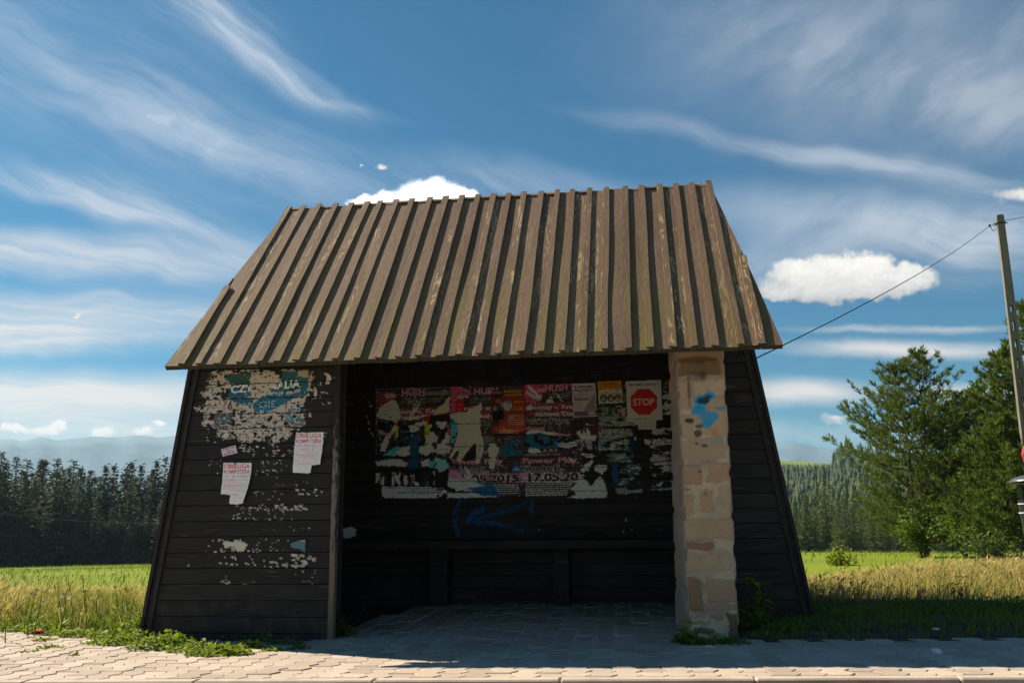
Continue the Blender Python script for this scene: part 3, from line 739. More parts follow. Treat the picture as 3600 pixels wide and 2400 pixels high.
# kerb stones in metre lengths
kb = MB()
for i in range(-9, 7):
    a0, a1 = i*.98+.35+.003, (i+1)*.98+.35-.003
    def kq(a, s, h): p = kp(a, s); return (p[0], p[1], gz(p[0], p[1])+h)
    z1 = .002; z0 = -.16
    kb.hexa([kq(a0, -.09, z0), kq(a1, -.09, z0), kq(a1, .002, z0), kq(a0, .002, z0), kq(a0, -.083, z1), kq(a1, -.083, z1), kq(a1, .0, z1), kq(a0, .0, z1)], 0, r.random())
ko = kb.build('kerb', M['kerb'], bevel=.008); tag(ko, kind='structure')
# road below the kerb
rd = MB()
def rq(a, s, h): p = kp(a, s); return (p[0], p[1], gz(p[0], p[1])+h)
rd.face([rq(-40, -9, -.11), rq(40, -9, -.11), rq(40, -.42, -.06), rq(-40, -.42, -.06)], 0)
gu = MB(); gu.face([rq(-40, -.42, -.056), rq(40, -.42, -.056), rq(40, -.085, -.05), rq(-40, -.085, -.05)], 0); tag(gu.build('gutter_strip', M['gutter']), kind='structure')
ro_ = rd.build('road', M['road']); tag(ro_, kind='structure')
# soil under pavers and weeds
so = MB(); n = 90
def soilz(x, y):
    h = gz(x, y)-.012
    if x > 1.5: h += .05*min(max((y+.10)/.35, 0), 1)*min(max((x-1.75)/.3, 0), 1) + mnoise.noise((x*3, y*3, 2))*.014*min(max((y+.2)/.3, 0), 1)
    if -2.9 < x < -.9 and -.5 < y < 0: h += max(0, mnoise.noise((x*3, y*3, 5)))*.01
    return h
xs = np.linspace(-9, 6.2, 153); ys = np.linspace(-1.55, 3.0, 50)
SZ = [[(x, y, soilz(x, y)) for x in xs] for y in ys]
for j in range(len(ys)-1):
    for i in range(len(xs)-1):
        c = np.array([(xs[i]+xs[i+1])/2, (ys[j]+ys[j+1])/2])
        if ks(*c)[1] < -.06: continue
        so.face([SZ[j][i], SZ[j][i+1], SZ[j+1][i+1], SZ[j+1][i]], 0)
soil = so.build('ground', M['soil'], smooth=True, weld=True); tag(soil, kind='structure')
# meadow: falls away gently behind the shelter
def mz(x, y):
    t = max(0.0, y-2.5)
    h = gz(max(-9, min(6.2, x)), min(y, 3.0))-.018
    if x > 1.5: h += .05*min(max((x-1.75)/.3, 0), 1)*min(1, max(0, (y+.1)/.35))
    d = math.hypot(x-1.2, y+6.5)
    h -= 4.6*(max(0, d-9)/123)**1.45
    if y > 14: h += mnoise.noise((x*.05, y*.05, 0))*.25*min(1, (y-14)/30)
    return h
def far_grid(name, x0, x1, nx, y0, y1, ny, fz, mat, py=1.0, px=1.0):
    us = np.linspace(0, 1, ny)**py; vs = np.linspace(-1, 1, nx); vs = np.sign(vs)*np.abs(vs)**px
    X = (x0+x1)/2+(x1-x0)/2*vs; Yv = y0+(y1-y0)*us
    V = np.array([(x, y, fz(x, y)) for y in Yv for x in X])
    I, J = np.meshgrid(np.arange(ny-1), np.arange(nx-1), indexing='ij')
    F = np.stack([I*nx+J, I*nx+J+1, (I+1)*nx+J+1, (I+1)*nx+J], -1).reshape(-1, 4)
    o = np_mesh(name, V, F, mat, smooth=True); return tag(o, kind='structure')
far_grid('meadow', -260, 260, 181, 2.9, 330, 150, mz, M['meadow'], 2.0, 2.0)
# turf beyond the paving at both sides
for nm, x0, x1 in (('turf', -260, -8.9), ('turf', 6.1, 260)):
    o = far_grid(nm, x0, x1, 40, -1.5, 2.95, 12, lambda x, y: mz(x, y)-(.0 if abs(x) > 9.5 else .004), M['meadow'])
# the land on the road side, as far as the horizon
b = MB(); b.face([(-3000, -3000, -.6), (3000, -3000, -.6), (3000, -9, -.30), (-3000, -9, -.30)]); tag(b.build('field', M['meadow']), kind='structure')
# hillside across the valley
def hz(x, y):
    d = y-240
    if d < 0: return -12+d*.02
    h = -12 + 47*(min(d, 430)/430)**1.0
    h += 16*mnoise.noise((x*.004+3, y*.004, 0)) + 6*mnoise.noise((x*.013, y*.013, 4))
    if d > 430: h -= (d-430)*.12
    h *= min(1.0, max(0.12, (x+150)/160)) if x < 10 else 1
    return h
far_grid('hillside', -500, 900, 90, 240, 1150, 60, hz, M['hill'])
b = MB(); b.face([(-6000, 320, -30), (6000, 320, -30), (6000, 7000, -60), (-6000, 7000, -60)]); tag(b.build('valley', M['hill']), kind='structure')
# ------------------------------------------------------------------ posters, flyers and torn paper (printed sheets as fine meshes)
_glyph = {}
def glyphs(body, bold=0.0, shear=0.0):
    key = (body, bold, shear)
    if key not in _glyph:
        c = bpy.data.curves.new('lettering', 'FONT'); c.body = body; c.size = 1.0; c.offset = bold; c.shear = shear; c.resolution_u = 4
        o = bpy.data.objects.new('lettering', c); col.objects.link(o)
        bpy.context.view_layer.update()
        me = o.to_mesh(); me.calc_loop_triangles()
        V = np.array([v.co[:2] for v in me.vertices]); T = np.array([tuple(q.vertices) for q in me.loop_triangles])
        o.to_mesh_clear(); bpy.data.objects.remove(o); bpy.data.curves.remove(c)
        _glyph[key] = (V, T)
    return _glyph[key]
class Sheet:
    """a printed, torn sheet on a wall y = const; drawn in metres, sampled on a fine grid"""
    def __init__(s, corners, y, cell, conv, k=1.0, seed=0):
        s.y, s.conv, s.k, s.seed, s.cell = y, conv, k, seed, cell
        w = np.array([s.pt(*c) for c in corners])
        s.x0, s.z0 = w.min(0)-.004; s.x1, s.z1 = w.max(0)+.004
        s.nx, s.nz = int((s.x1-s.x0)/cell)+1, int((s.z1-s.z0)/cell)+1
        s.X, s.Z = np.meshgrid(s.x0+(np.arange(s.nx)+.5)*cell, s.z0+(np.arange(s.nz)+.5)*cell)
        s.c = np.zeros((s.nz, s.nx, 3)); s.on = np.zeros((s.nz, s.nx), bool)
        s.N = [vnoise(s.X*f+3, s.Z*f+7, 4, seed+i)-.5 for i, f in enumerate((26, 26, 70, 70, 190, 190))]
        s.T = vnoise(s.X*120, s.Z*120, 3, seed+9)
    def pt(s, a, b):
        p = at_y(*s.conv(a, b), s.y); return p[0], p[2]
    def inside(s, pts, rag=0.0):
        w = np.array([s.pt(*p) for p in pts]); x = s.X+(s.N[0]*2.4+s.N[2]*1.5+s.N[4]*1.2)*rag; z = s.Z+(s.N[1]*1.5+s.N[3]*1.0+s.N[5]*.9)*rag
        m = np.zeros(x.shape, bool); n = len(w)
        for i in range(n):
            (xa, za), (xb, zb) = w[i], w[(i+1) % n]
            cr = ((za > z) != (zb > z)); 
            if za != zb: m ^= cr & (x < (xb-xa)*(z-za)/(zb-za)+xa)
        return m
    def fill(s, m, c, var=.10, only=False):
        if only: m = m & s.on
        cc = np.asarray(lin(*c))*s.k
        s.c[m] = (cc*(1-var+2*var*s.T[..., None]))[m]
        if not only: s.on |= m
    def poly(s, pts, c, rag=0.0, var=.10, only=False, seedmask=None):
        m = s.inside(pts, rag)
        if seedmask is not None: m &= seedmask
        s.fill(m, c, var, only)
    def rect(s, a0, b0, a1, b1, c, rag=0.0, var=.1, only=False): s.poly([(a0, b0), (a1, b0), (a1, b1), (a0, b1)], c, rag, var, only)
    def ell(s, a, b, ra, rb, c, rag=0.0, only=True, var=.1, ang=0):
        ca, sa = math.cos(math.radians(ang)), math.sin(math.radians(ang))
        s.poly([(a+ra*math.cos(t)*ca-rb*math.sin(t)*sa, b+ra*math.cos(t)*sa+rb*math.sin(t)*ca) for t in np.linspace(0, 2*math.pi, 28)[:-1]], c, rag, var, only)
    def line(s, a0, b0, a1, b1, w, c, rag=0.0, only=True):
        d = math.hypot(a1-a0, b1-b0); nx, ny = -(b1-b0)/d*w/2, (a1-a0)/d*w/2
        s.poly([(a0+nx, b0+ny), (a1+nx, b1+ny), (a1-nx, b1-ny), (a0-nx, b0-ny)], c, rag, .1, only)
    def erase(s, pts, rag=0.0): s.on &= ~s.inside(pts, rag)
    def streaks(s, pts, c, sx, sz, thr, rag=.01, seed=0, only=False, var=.12):
        m = s.inside(pts, rag) & (vnoise(s.X*sx, s.Z*sz, 5, s.seed+seed) > thr); s.fill(m, c, var, only); return m
    def rot(s, pts, sx, sz, thr, rag=.01, seed=0):
        s.on &= ~(s.inside(pts, rag) & (vnoise(s.X*sx, s.Z*sz, 5, s.seed+seed) > thr))
    def distress(s, seed, off=.69, pale=.66, c=(150, 142, 134), area=None):
        """scraped-off fibres: fine holes and pale scratches over the whole sheet"""
        a = vnoise(s.X*34, s.Z*120, 5, s.seed+seed); b = vnoise(s.X*46, s.Z*110, 5, s.seed+seed+1); k = vnoise(s.X*5, s.Z*5, 3, s.seed+seed+2)
        m = np.ones_like(s.on) if area is None else s.inside(area, .02)
        s.fill(s.on & m & (b+(k-.5)*.35 > pale), c, .2, True); s.on &= ~(m & (a+(k-.5)*.4 > off))
    def text(s, body, a, b, cap, c, width=None, slope=0.0, bold=.012, shear=0.0, outline=0, oc=None, only=True):
        V, T = glyphs(body, bold, shear)
        if len(T) == 0: return
        sc = cap/.73; fx = 1.0 if width is None else width/((V[:, 0].max()-V[:, 0].min())*sc)
        A = a+(V[:, 0]-V[:, 0].min())*sc*fx; B = b-V[:, 1]*sc+slope*(A-a)
        W = np.array([s.pt(p, q) for p, q in zip(A, B)])
        gx = (W[:, 0]-s.x0)/s.cell-.5; gz_ = (W[:, 1]-s.z0)/s.cell-.5
        m = np.zeros((s.nz, s.nx), bool)
        for t3 in T:
            x, z = gx[t3], gz_[t3]
            i0, i1 = max(0, int(math.floor(x.min()))), min(s.nx-1, int(math.ceil(x.max()))); j0, j1 = max(0, int(math.floor(z.min()))), min(s.nz-1, int(math.ceil(z.max())))
            if i1 < i0 or j1 < j0: continue
            I, J = np.meshgrid(np.arange(i0, i1+1), np.arange(j0, j1+1))
            d = (z[1]-z[2])*(x[0]-x[2])+(x[2]-x[1])*(z[0]-z[2])
            if abs(d) < 1e-9: continue
            l0 = ((z[1]-z[2])*(I-x[2])+(x[2]-x[1])*(J-z[2]))/d; l1 = ((z[2]-z[0])*(I-x[2])+(x[0]-x[2])*(J-z[2]))/d
            m[j0:j1+1, i0:i1+1] |= (l0 >= -.02) & (l1 >= -.02) & (l0+l1 <= 1.02)
        if outline:
            g = m.copy()
            for _ in range(outline):
                h = g.copy(); h[1:] |= g[:-1]; h[:-1] |= g[1:]; h[:, 1:] |= g[:, :-1]; h[:, :-1] |= g[:, 1:]; g = h
            s.fill(g & ~m, oc, .1, only)
        if c is not None: s.fill(m, c, .06, only)
    def greek(s, a0, a1, b, h, c, slope=0.0, seed=0, dens=.8):
        """a line of print too small to read"""
        r = random.Random(seed); a = a0
        while a < a1:
            w = r.uniform(h*1.2, h*4.5); e = min(a+w, a1)
            s.poly([(a, b+slope*(a-a0)), (e, b+slope*(e-a0)), (e, b+h+slope*(e-a0)), (a, b+h+slope*(a-a0))], c, 0, .2, True); a = e+h*.7
    def build(s, name, parent=None, depth=None, mat=None):
        J, I = np.nonzero(s.on)
        if len(I) == 0: raise RuntimeError(name+' is empty')
        vid = -np.ones((s.nz+1, s.nx+1), np.int64); used = np.zeros_like(vid, bool)
        for dj in (0, 1):
            for di in (0, 1): used[J+dj, I+di] = True
        vj, vi = np.nonzero(used); vid[vj, vi] = np.arange(len(vj))
        x = s.x0+vi*s.cell; z = s.z0+vj*s.cell; y = np.full(len(x), s.y)
        y = y-(vnoise(x*9, z*9, 3, s.seed+4))*.0022
        if depth is not None: y = y-depth(x, z)
        F = np.stack([vid[J, I], vid[J, I+1], vid[J+1, I+1], vid[J+1, I]], -1)
        xm, zm = x.mean(), z.mean()
        o = np_mesh(name, np.stack([x-xm, y-s.y, z-zm], -1), F, mat or M['print'], parent, fcol=s.c[J, I])
        o.location = (xm, s.y, zm); return o
ZA = lambda a, b: (1250+a/2.851, 1250+b/2.851)
ZB = lambda a, b: (1800+a/2.851, 1250+b/2.851)
L1 = lambda a, b: (500+a/2.614, 1200+b/2.614)
L2 = lambda a, b: (450+a/2.24, 1700+b/2.24)
PX = lambda a, b: (a, b)
CELL = .0042
WHT = (182, 172, 162); DRK = (44, 36, 42); PINK = (232, 112, 124); GRY = (128, 128, 124); MAR = (112, 44, 62); MAG = (158, 56, 98); BLU = (16, 78, 112); LBL = (66, 146, 170)
ROWPX = [(1976.3/2.614)]
KB = 2.3
def joints(s, x0, x1, rag=.004):
    """paper splits along the board joints"""
    for k in range(-8, 24):
        z = .4305+k*ROW
        if s.z0 < z < s.z1 and k % 2 == 0 or k in (7, 9):
            s.on &= ~((np.abs(s.Z-z+s.N[0]*.006) < .0035) & (s.T > .35))
# --- poster 1
s = Sheet([(195, 300), (965, 1440)], YB-.0075, CELL, ZA, KB, 31)
s.poly([(203, 330), (955, 312), (958, 1130), (800, 1150), (800, 1300), (205, 1300)], DRK, .002, .25)
s.streaks([(203, 330), (955, 312), (958, 700), (205, 700)], (44, 30, 36), 30, 12, .55, 0, 3, True)
s.ell(310, 440, 92, 84, (116, 44, 54), .02); s.ell(345, 400, 60, 22, (150, 130, 128), .012); s.line(235, 470, 400, 470, 16, (70, 50, 48), .01); s.ell(300, 485, 70, 22, (140, 30, 44), .015)
s.line(395, 380, 480, 410, 5, (120, 124, 120)); s.line(205, 335, 950, 318, 6, (96, 74, 80), .003); s.line(207, 330, 207, 1020, 7, (84, 84, 82), .004)
s.rect(450, 515, 905, 655, MAR, .02, .2, True)
s.text('HUSH', 465, 402, 66, PINK, 228, -.03, .03); s.text('media', 695, 392, 46, DRK, 245, -.03, .02, .3, 1, (140, 146, 138)); s.text('festiwal', 462, 478, 52, DRK, 420, -.06, .02, .35, 1, (118, 124, 118))
s.text('szy v. Krakó', 462, 578, 44, (186, 176, 172), 480, -.03, .022); s.text('tiwal', 466, 640, 40, (170, 160, 156), 170, -.03, .022)
s.poly([(205, 590), (262, 500), (300, 480), (370, 438), (415, 470), (440, 540), (462, 600), (450, 640), (390, 700), (330, 660), (270, 632), (205, 608)], WHT, .012)
s.poly([(610, 490), (650, 480), (610, 560), (580, 620), (600, 600), (760, 588), (740, 600), (560, 640), (480, 690), (520, 620), (560, 570)], WHT, .014)
s.poly([(944, 400), (940, 560), (900, 575), (778, 590), (830, 520), (880, 480)], (172, 156, 140), .01)
s.erase([(740, 600), (930, 585), (945, 640), (900, 665), (750, 660)], .012)
s.streaks([(205, 645), (960, 645), (960, 1120), (205, 1120)], (14, 44, 60), 16, 9, .50, .01, 5, True)
s.rot([(205, 660), (960, 640), (960, 1120), (205, 1120)], 20, 34, .53, .02, 6)
for q in ([(590, 665), (700, 655), (760, 690), (740, 760), (690, 700), (600, 700)], [(812, 665), (900, 655), (912, 700), (870, 740), (820, 720)], [(520, 700), (600, 690), (650, 740), (560, 775)], [(700, 780), (780, 755), (825, 820), (810, 870), (700, 880)],
          [(395, 690), (430, 720), (340, 830), (290, 950), (240, 955), (250, 890), (320, 790)], [(410, 920), (560, 900), (595, 990), (450, 1010), (400, 960)], [(620, 920), (760, 880), (800, 960), (700, 1000), (640, 980)], [(720, 780), (790, 790), (760, 900), (720, 920)],
          [(860, 860), (940, 740), (990, 760), (930, 870), (850, 900)], [(820, 880), (960, 900), (955, 960), (880, 1000), (800, 960)], [(205, 1060), (420, 1020), (530, 1070), (500, 1110), (330, 1100), (210, 1105)], [(645, 1060), (740, 1030), (770, 1090), (760, 1120), (680, 1110)]):
    s.poly(q, WHT, .016, .16)
s.poly([(270, 1035), (300, 980), (400, 910), (462, 915), (420, 960), (400, 1010), (330, 1035)], LBL, .014); s.poly([(790, 1020), (900, 1050), (940, 1110), (850, 1180), (790, 1120)], (110, 160, 176), .02); s.poly([(725, 1060), (790, 1060), (780, 1120), (735, 1110)], LBL, .012)
s.poly([(545, 790), (632, 790), (640, 940), (612, 1000), (640, 1120), (540, 1130)], (10, 62, 92), .016)
s.poly([(915, 690), (940, 700), (950, 790), (925, 800)], (170, 50, 100), .008)
s.text('Bon', 232, 792, 46, PINK, 165, 0, .03); s.text('NE', 235, 872, 42, (160, 156, 150), 105, 0, .02)
s.streaks([(205, 1175), (790, 1150), (790, 1300), (205, 1300)], WHT, 42, 9, .56, .01, 8)
s.rot([(205, 1130), (800, 1130), (800, 1300), (205, 1300)], 24, 12, .50, .01, 9)
s.erase([(200, 1115), (780, 1120), (800, 1150), (700, 1165), (200, 1165)], .012); s.erase([(200, 1000), (560, 1010), (600, 1030), (400, 1035), (200, 1030)], .01)
for a, b0, b1, b2, w in ((412, 605, 705, 818, 30), (718, 492, 695, 810, 46)):
    s.poly([(a-4, b1), (a+(12 if w > 40 else 0), b0), (a+w/2, b1), (a-w*.36, b1)], (176, 20, 30), .002); s.rect(a-w/2, b1, a+w/2, b2, (206, 160, 30), .002)
s.text('67', 700, 790, 36, (60, 40, 16), 34, 0, .02); s.text('3', 404, 780, 24, (60, 40, 16)); s.text('0', 404, 808, 22, (60, 40, 16))
s.poly([(262, 1312), (700, 1310), (880, 1330), (960, 1390), (930, 1425), (520, 1424), (300, 1428), (262, 1400)], (196, 196, 198), .010, .06)
s.greek(300, 850, 1322, 12, (90, 116, 156), -.01, 1); s.greek(545, 745, 1338, 10, (90, 116, 156), 0, 2); s.greek(425, 860, 1362, 15, (74, 104, 150), 0, 3); s.greek(610, 690, 1384, 8, (110, 130, 160), 0, 4)
s.rot([(820, 1290), (960, 1290), (960, 1430), (820, 1430)], 30, 60, .55, .01, 12)
s.distress(41, .78, .72)
tag(s.build('event_poster'), 'torn black event poster at the left end, with red and yellow stickers on it', 'poster', 'torn event posters on the back wall')
# --- poster 2
s = Sheet([(930, 296), (1700, 1440)], YB-.0095, CELL, ZA, KB, 47)
s.poly([(955, 310), (1692, 292), (1700, 1405), (1250, 1405), (940, 1300), (950, 1000), (940, 900)], DRK, .003, .25)
s.streaks([(955, 310), (1692, 292), (1692, 1180), (955, 1180)], (56, 34, 42), 30, 12, .52, 0, 3, True); s.streaks([(1260, 620), (1692, 620), (1692, 1180), (955, 1180)], (66, 66, 68), 34, 10, .57, 0, 5, True)
s.poly([(955, 310), (1070, 308), (1060, 400), (1010, 460), (1010, 560), (948, 578)], MAG, .006, .2, True); s.ell(1075, 385, 58, 66, (150, 70, 84), .02); s.line(1020, 420, 1130, 410, 26, (150, 140, 140), .012); s.line(1030, 372, 1120, 366, 20, (120, 46, 58), .01)
s.ell(1095, 450, 24, 32, (60, 34, 36), .008); s.poly([(1005, 460), (1060, 430), (1100, 500), (1090, 560), (1000, 568)], (170, 22, 48), .008, .1, True); s.line(1080, 335, 1150, 380, 5, (130, 130, 128)); s.line(1140, 384, 1200, 384, 5, (130, 130, 128))
s.text('HUSH', 1192, 388, 64, PINK, 236, -.03, .03); s.text('fest', 1150, 474, 60, DRK, 200, -.06, .02, .35, 1, (124, 128, 122))
s.rect(1080, 510, 1365, 640, MAR, .02, .2, True); s.text('rwszy w', 1090, 548, 42, (182, 172, 168), 270, -.02, .022); s.text('iwal', 1228, 622, 44, (176, 166, 162), 110, 0, .022); s.text('Par', 1255, 694, 46, DRK, 110, 0, .02, 0, 1, (140, 142, 138)); s.text('Star', 1240, 850, 46, DRK, 150, 0, .02, 0, 1, (140, 142, 138))
s.text('zyk i ledi', 1100, 990, 40, DRK, 540, -.01, .02, 0, 1, (104, 106, 104))
s.streaks([(1290, 880), (1700, 840), (1700, 1000), (1400, 1010)], (20, 74, 96), 18, 20, .50, .01, 7, True)
s.poly([(945, 650), (1028, 640), (1026, 760), (990, 880), (960, 880), (950, 760)], LBL, .012)
s.rot([(940, 650), (1030, 650), (1030, 1300), (940, 1300)], 24, 30, .56, .012, 8)
s.rect(930, 1176, 1695, 1270, (132, 96, 112), .004, .25); s.streaks([(930, 1176), (1695, 1176), (1695, 1270), (930, 1270)], (164, 140, 150), 30, 30, .55, 0, 4, True)
s.text('Power Play', 945, 1086, 52, PINK, 535, -.01, .03, 0, 1, (70, 34, 42)); s.text('ShanteL', 985, 1166, 50, DRK, 345, -.01, .025, 0, 1, (176, 176, 172)); s.text('17.05.2015', 1010, 1264, 72, (26, 22, 30), 625, -.005, .03)
for i in range(5): s.greek(1375 if i < 2 else 1400, 1640, 1288+i*21, 9, (170, 168, 172) if i != 4 else (204, 140, 160), -.005, i)
s.rect(1570, 1110, 1660, 1168, (30, 80, 150), .004, .1, True); s.line(1580, 1140, 1650, 1140, 8, (150, 180, 210)); s.ell(1615, 1128, 12, 12, (170, 195, 220))
s.poly([(945, 590), (1060, 560), (1100, 572), (1170, 522), (1236, 492), (1256, 468), (1266, 500), (1245, 560), (1272, 600), (1250, 640), (1256, 760), (1282, 860), (1284, 950), (1238, 1080), (1200, 1078), (1206, 868), (1180, 884), (1092, 990), (1052, 1062), (1010, 1048), (1042, 950), (1004, 960), (960, 1042), (938, 1026), (1000, 880), (1030, 740), (1012, 660), (952, 622)], (172, 160, 148), .006, .06)
s.erase([(1200, 880), (1206, 870), (1206, 1000), (1190, 1040), (1100, 1060), (1094, 1000)], .01)
s.line(1262, 870, 1205, 1060, 6, (120, 110, 100), .006); s.line(1050, 930, 1000, 1040, 5, (110, 104, 96), .006)
s.poly([(1335, 885), (1400, 878), (1436, 930), (1428, 1000), (1398, 1020), (1400, 1090), (1372, 1150), (1338, 1120), (1345, 1020), (1330, 960)], (168, 160, 152), .012, .1)
s.poly([(1095, 1100), (1140, 1150), (1170, 1210), (1120, 1190), (1090, 1140)], WHT, .006); s.poly([(940, 1130), (1000, 1140), (1080, 1230), (1050, 1300), (960, 1290), (930, 1200)], (182, 110, 140), .02, .2)
s.poly([(1100, 1300), (1210, 1262), (1330, 1262), (1400, 1320), (1440, 1395), (1430, 1420), (1200, 1410), (1120, 1360)], (18, 78, 112), .014, .2)
s.poly([(850, 1270), (1000, 1230), (1130, 1240), (1290, 1290), (1200, 1310), (1110, 1330), (1200, 1360), (1000, 1350), (930, 1310)], WHT, .022, .14); s.poly([(930, 1370), (1160, 1370), (1280, 1400), (1450, 1412), (1100, 1424), (930, 1420)], (186, 180, 178), .012, .1)
s.poly([(1080, 1180), (1180, 1230), (1290, 1270), (1200, 1256), (1090, 1226)], WHT, .01)
for k in (3, 5): pass
joints(s, 0, 0); s.distress(41, .82, .73)
tag(s.build('event_poster'), 'black event poster with a big pale hand-shaped tear and the date 05.2015 showing', 'poster', 'torn event posters on the back wall')
# --- poster 3
s = Sheet([(85, 270), (970, 1440)], YB-.0115, CELL, ZB, KB, 63)
s.poly([(122, 288), (600, 276), (650, 600), (845, 600), (850, 850), (700, 900), (720, 1180), (640, 1420), (130, 1430), (100, 1100), (110, 800)], DRK, .004, .25)
s.streaks([(122, 288), (850, 276), (850, 1180), (122, 1180)], (60, 36, 44), 30, 12, .50, 0, 3, True); s.streaks([(200, 620), (620, 620), (620, 900), (200, 900)], (72, 68, 72), 40, 6, .56, 0, 5, True)
s.poly([(122, 288), (330, 282), (300, 440), (230, 470), (128, 470)], MAG, .012, .2, True); s.poly([(240, 280), (600, 276), (600, 300), (400, 320), (300, 380)], (120, 44, 76), .02, .2, True)
s.text('HUSH', 330, 356, 64, PINK, 226, -.03, .03); s.text('festi', 385, 430, 62, DRK, 200, -.06, .02, .35, 1, (128, 128, 124)); s.text('vn', 255, 362, 50, (176, 150, 158), 70, 0, .02)
for q in ([(150, 290), (200, 320), (290, 400), (270, 430), (160, 330)], [(150, 350), (260, 430), (230, 440), (150, 380)], [(225, 410), (310, 400), (300, 440), (260, 450)], [(385, 405), (425, 470), (335, 472)], [(430, 375), (470, 400), (520, 470), (480, 440)]): s.poly(q, WHT, .008, .1)
s.poly([(122, 478), (600, 470), (612, 612), (300, 612), (250, 600), (180, 620), (128, 560)], (106, 36, 58), .01, .2, True); s.poly([(140, 520), (190, 480), (200, 540), (150, 545)], WHT, .006)
s.text('ierwszy v. Kra', 172, 536, 40, (206, 196, 194), 435, -.015, .025); s.text("festiwal 'Dis", 234, 604, 44, (206, 196, 194), 375, -.015, .025); s.text('After Party', 112, 680, 50, DRK, 500, -.015, .025, 0, 1, (176, 178, 172)); s.text('Nows', 112, 748, 46, PINK, 215, 0, .03)
s.poly([(138, 775), (200, 765), (300, 800), (560, 815), (650, 860), (620, 930), (140, 930)], BLU, .018, .25); s.rot([(138, 790), (650, 790), (650, 940), (138, 940)], 22, 30, .52, .01, 9)
s.poly([(140, 770), (200, 742), (300, 750), (420, 768), (570, 795), (560, 806), (420, 800), (280, 772), (150, 785)], (196, 186, 180), .008, .1); s.poly([(380, 780), (580, 790), (560, 806), (430, 800)], (190, 90, 120), .006)
s.poly([(560, 640), (720, 640), (730, 830), (600, 830)], (52, 26, 34), .02, .2, True)
for q in ([(655, 770), (680, 740), (700, 800), (720, 720), (740, 800), (760, 705), (785, 790), (830, 790), (830, 850), (740, 850), (680, 840)], [(745, 680), (770, 680), (768, 692), (745, 692)], [(160, 920), (260, 930), (310, 960), (240, 980), (170, 970)], [(460, 880), (640, 860), (655, 900), (560, 930), (470, 910)], [(690, 980), (800, 970), (840, 1010), (740, 1020)], [(690, 1120), (800, 1040), (820, 1060), (760, 1140), (690, 1180)], [(830, 1100), (940, 1090), (950, 1150), (900, 1190), (830, 1150)]): s.poly(q, (172, 166, 162), .016, .14)
s.text('A R F', 310, 968, 34, (150, 148, 144), 150, -.03, .01)
s.text('zagra', 112, 1002, 26, (120, 118, 116), 380, -.02, .01)
s.rect(90, 1168, 700, 1272, (150, 116, 132), .008, .2); s.streaks([(90, 1168), (700, 1168), (700, 1272), (90, 1272)], (178, 156, 164), 30, 30, .55, 0, 4, True)
s.text('Power Play', 106, 1078, 54, PINK, 550, -.025, .03, 0, 1, (70, 34, 42)); s.text('ShanteL', 106, 1152, 50, DRK, 410, -.02, .03, 0, 1, (184, 184, 180)); s.text('17.05.2015', 163, 1256, 80, (28, 24, 34), 650, -.015, .035)
s.poly([(560, 1010), (600, 1040), (640, 1060), (600, 1070)], WHT, .006); s.poly([(400, 1120), (420, 1150), (414, 1180)], WHT, .004)
for i in range(6): s.greek(135, 600 - i*10, 1284+i*21, 9 if i < 3 else 12, (172, 168, 174) if i not in (3, 4) else (206, 160, 176), -.01, i)
s.poly([(700, 1180), (760, 1230), (900, 1210), (950, 1300), (955, 1422), (560, 1425), (640, 1390), (580, 1330), (640, 1290)], (178, 174, 172), .014, .1)
s.erase([(690, 1200), (880, 1205), (830, 1250), (800, 1310), (760, 1260)], .014); s.erase([(700, 900), (850, 880), (850, 980), (700, 980)], .02); s.erase([(620, 1380), (560, 1410), (480, 1410), (640, 1360)], .01)
s.streaks([(640, 840), (850, 830), (850, 940), (640, 940)], (132, 132, 146), 40, 14, .48, .01, 11)
joints(s, 0, 0); s.distress(41, .82, .73)
tag(s.build('event_poster'), 'event poster dated 17.05.20, its right edge torn white, beside the grey notice', 'poster', 'torn event posters on the back wall')
# --- red and orange poster
s = Sheet([(1365, 325), (1702, 805)], YB-.0135, CELL, ZA, KB*.72, 71)
s.poly([(1368, 345), (1690, 335), (1702, 800), (1372, 802)], (110, 26, 24), 0, .08)
s.poly([(1470, 342), (1690, 335), (1694, 600), (1480, 600)], (140, 50, 22), .01, .1, True); s.poly([(1372, 620), (1698, 590), (1702, 760), (1372, 770)], (150, 56, 44), .03, .1, True)
for ra, c in ((140, (160, 60, 40)), (105, (178, 84, 40)), (66, (196, 116, 44)), (30, (214, 160, 60))): s.ell(1530, 745, ra, ra*.42, c, .012)
s.ell(1590, 690, 110, 60, (166, 66, 50), .02); s.poly([(1372, 345), (1470, 342), (1480, 400), (1400, 420)], (50, 20, 30), .01, .1, True)
s.text('Wnik', 1378, 378, 22, (170, 160, 160), 80, 0, .015); s.rect(1490, 350, 1672, 405, (60, 22, 16), .002, .05, True); s.greek(1492, 1670, 353, 13, (206, 170, 50), -.03, 3); s.text('KABARETON', 1500, 402, 24, (206, 170, 50), 168, -.02, .02)
s.ell(1433, 442, 25, 34, (150, 92, 66), .003); s.ell(1433, 420, 24, 15, (60, 36, 28), .003); s.poly([(1376, 560), (1392, 500), (1420, 480), (1450, 480), (1476, 510), (1482, 640), (1380, 640)], (42, 50, 70), .006, .1, True); s.poly([(1380, 640), (1382, 560), (1484, 540), (1484, 640)], (18, 16, 22), .006, .1, True); s.ell(1398, 530, 18, 28, (120, 120, 126), .006); s.line(1455, 490, 1500, 490, 44, (150, 120, 120), .01)
s.ell(1526, 500, 42, 52, (172, 168, 172), .008); s.ell(1534, 470, 26, 20, (110, 128, 146), .008); s.line(1500, 505, 1556, 530, 6, (110, 104, 108), .006)
for b in (462, 470, 520, 536, 545): s.line(1585, b, 1678, b-8, 6, (206, 130, 40), .002)
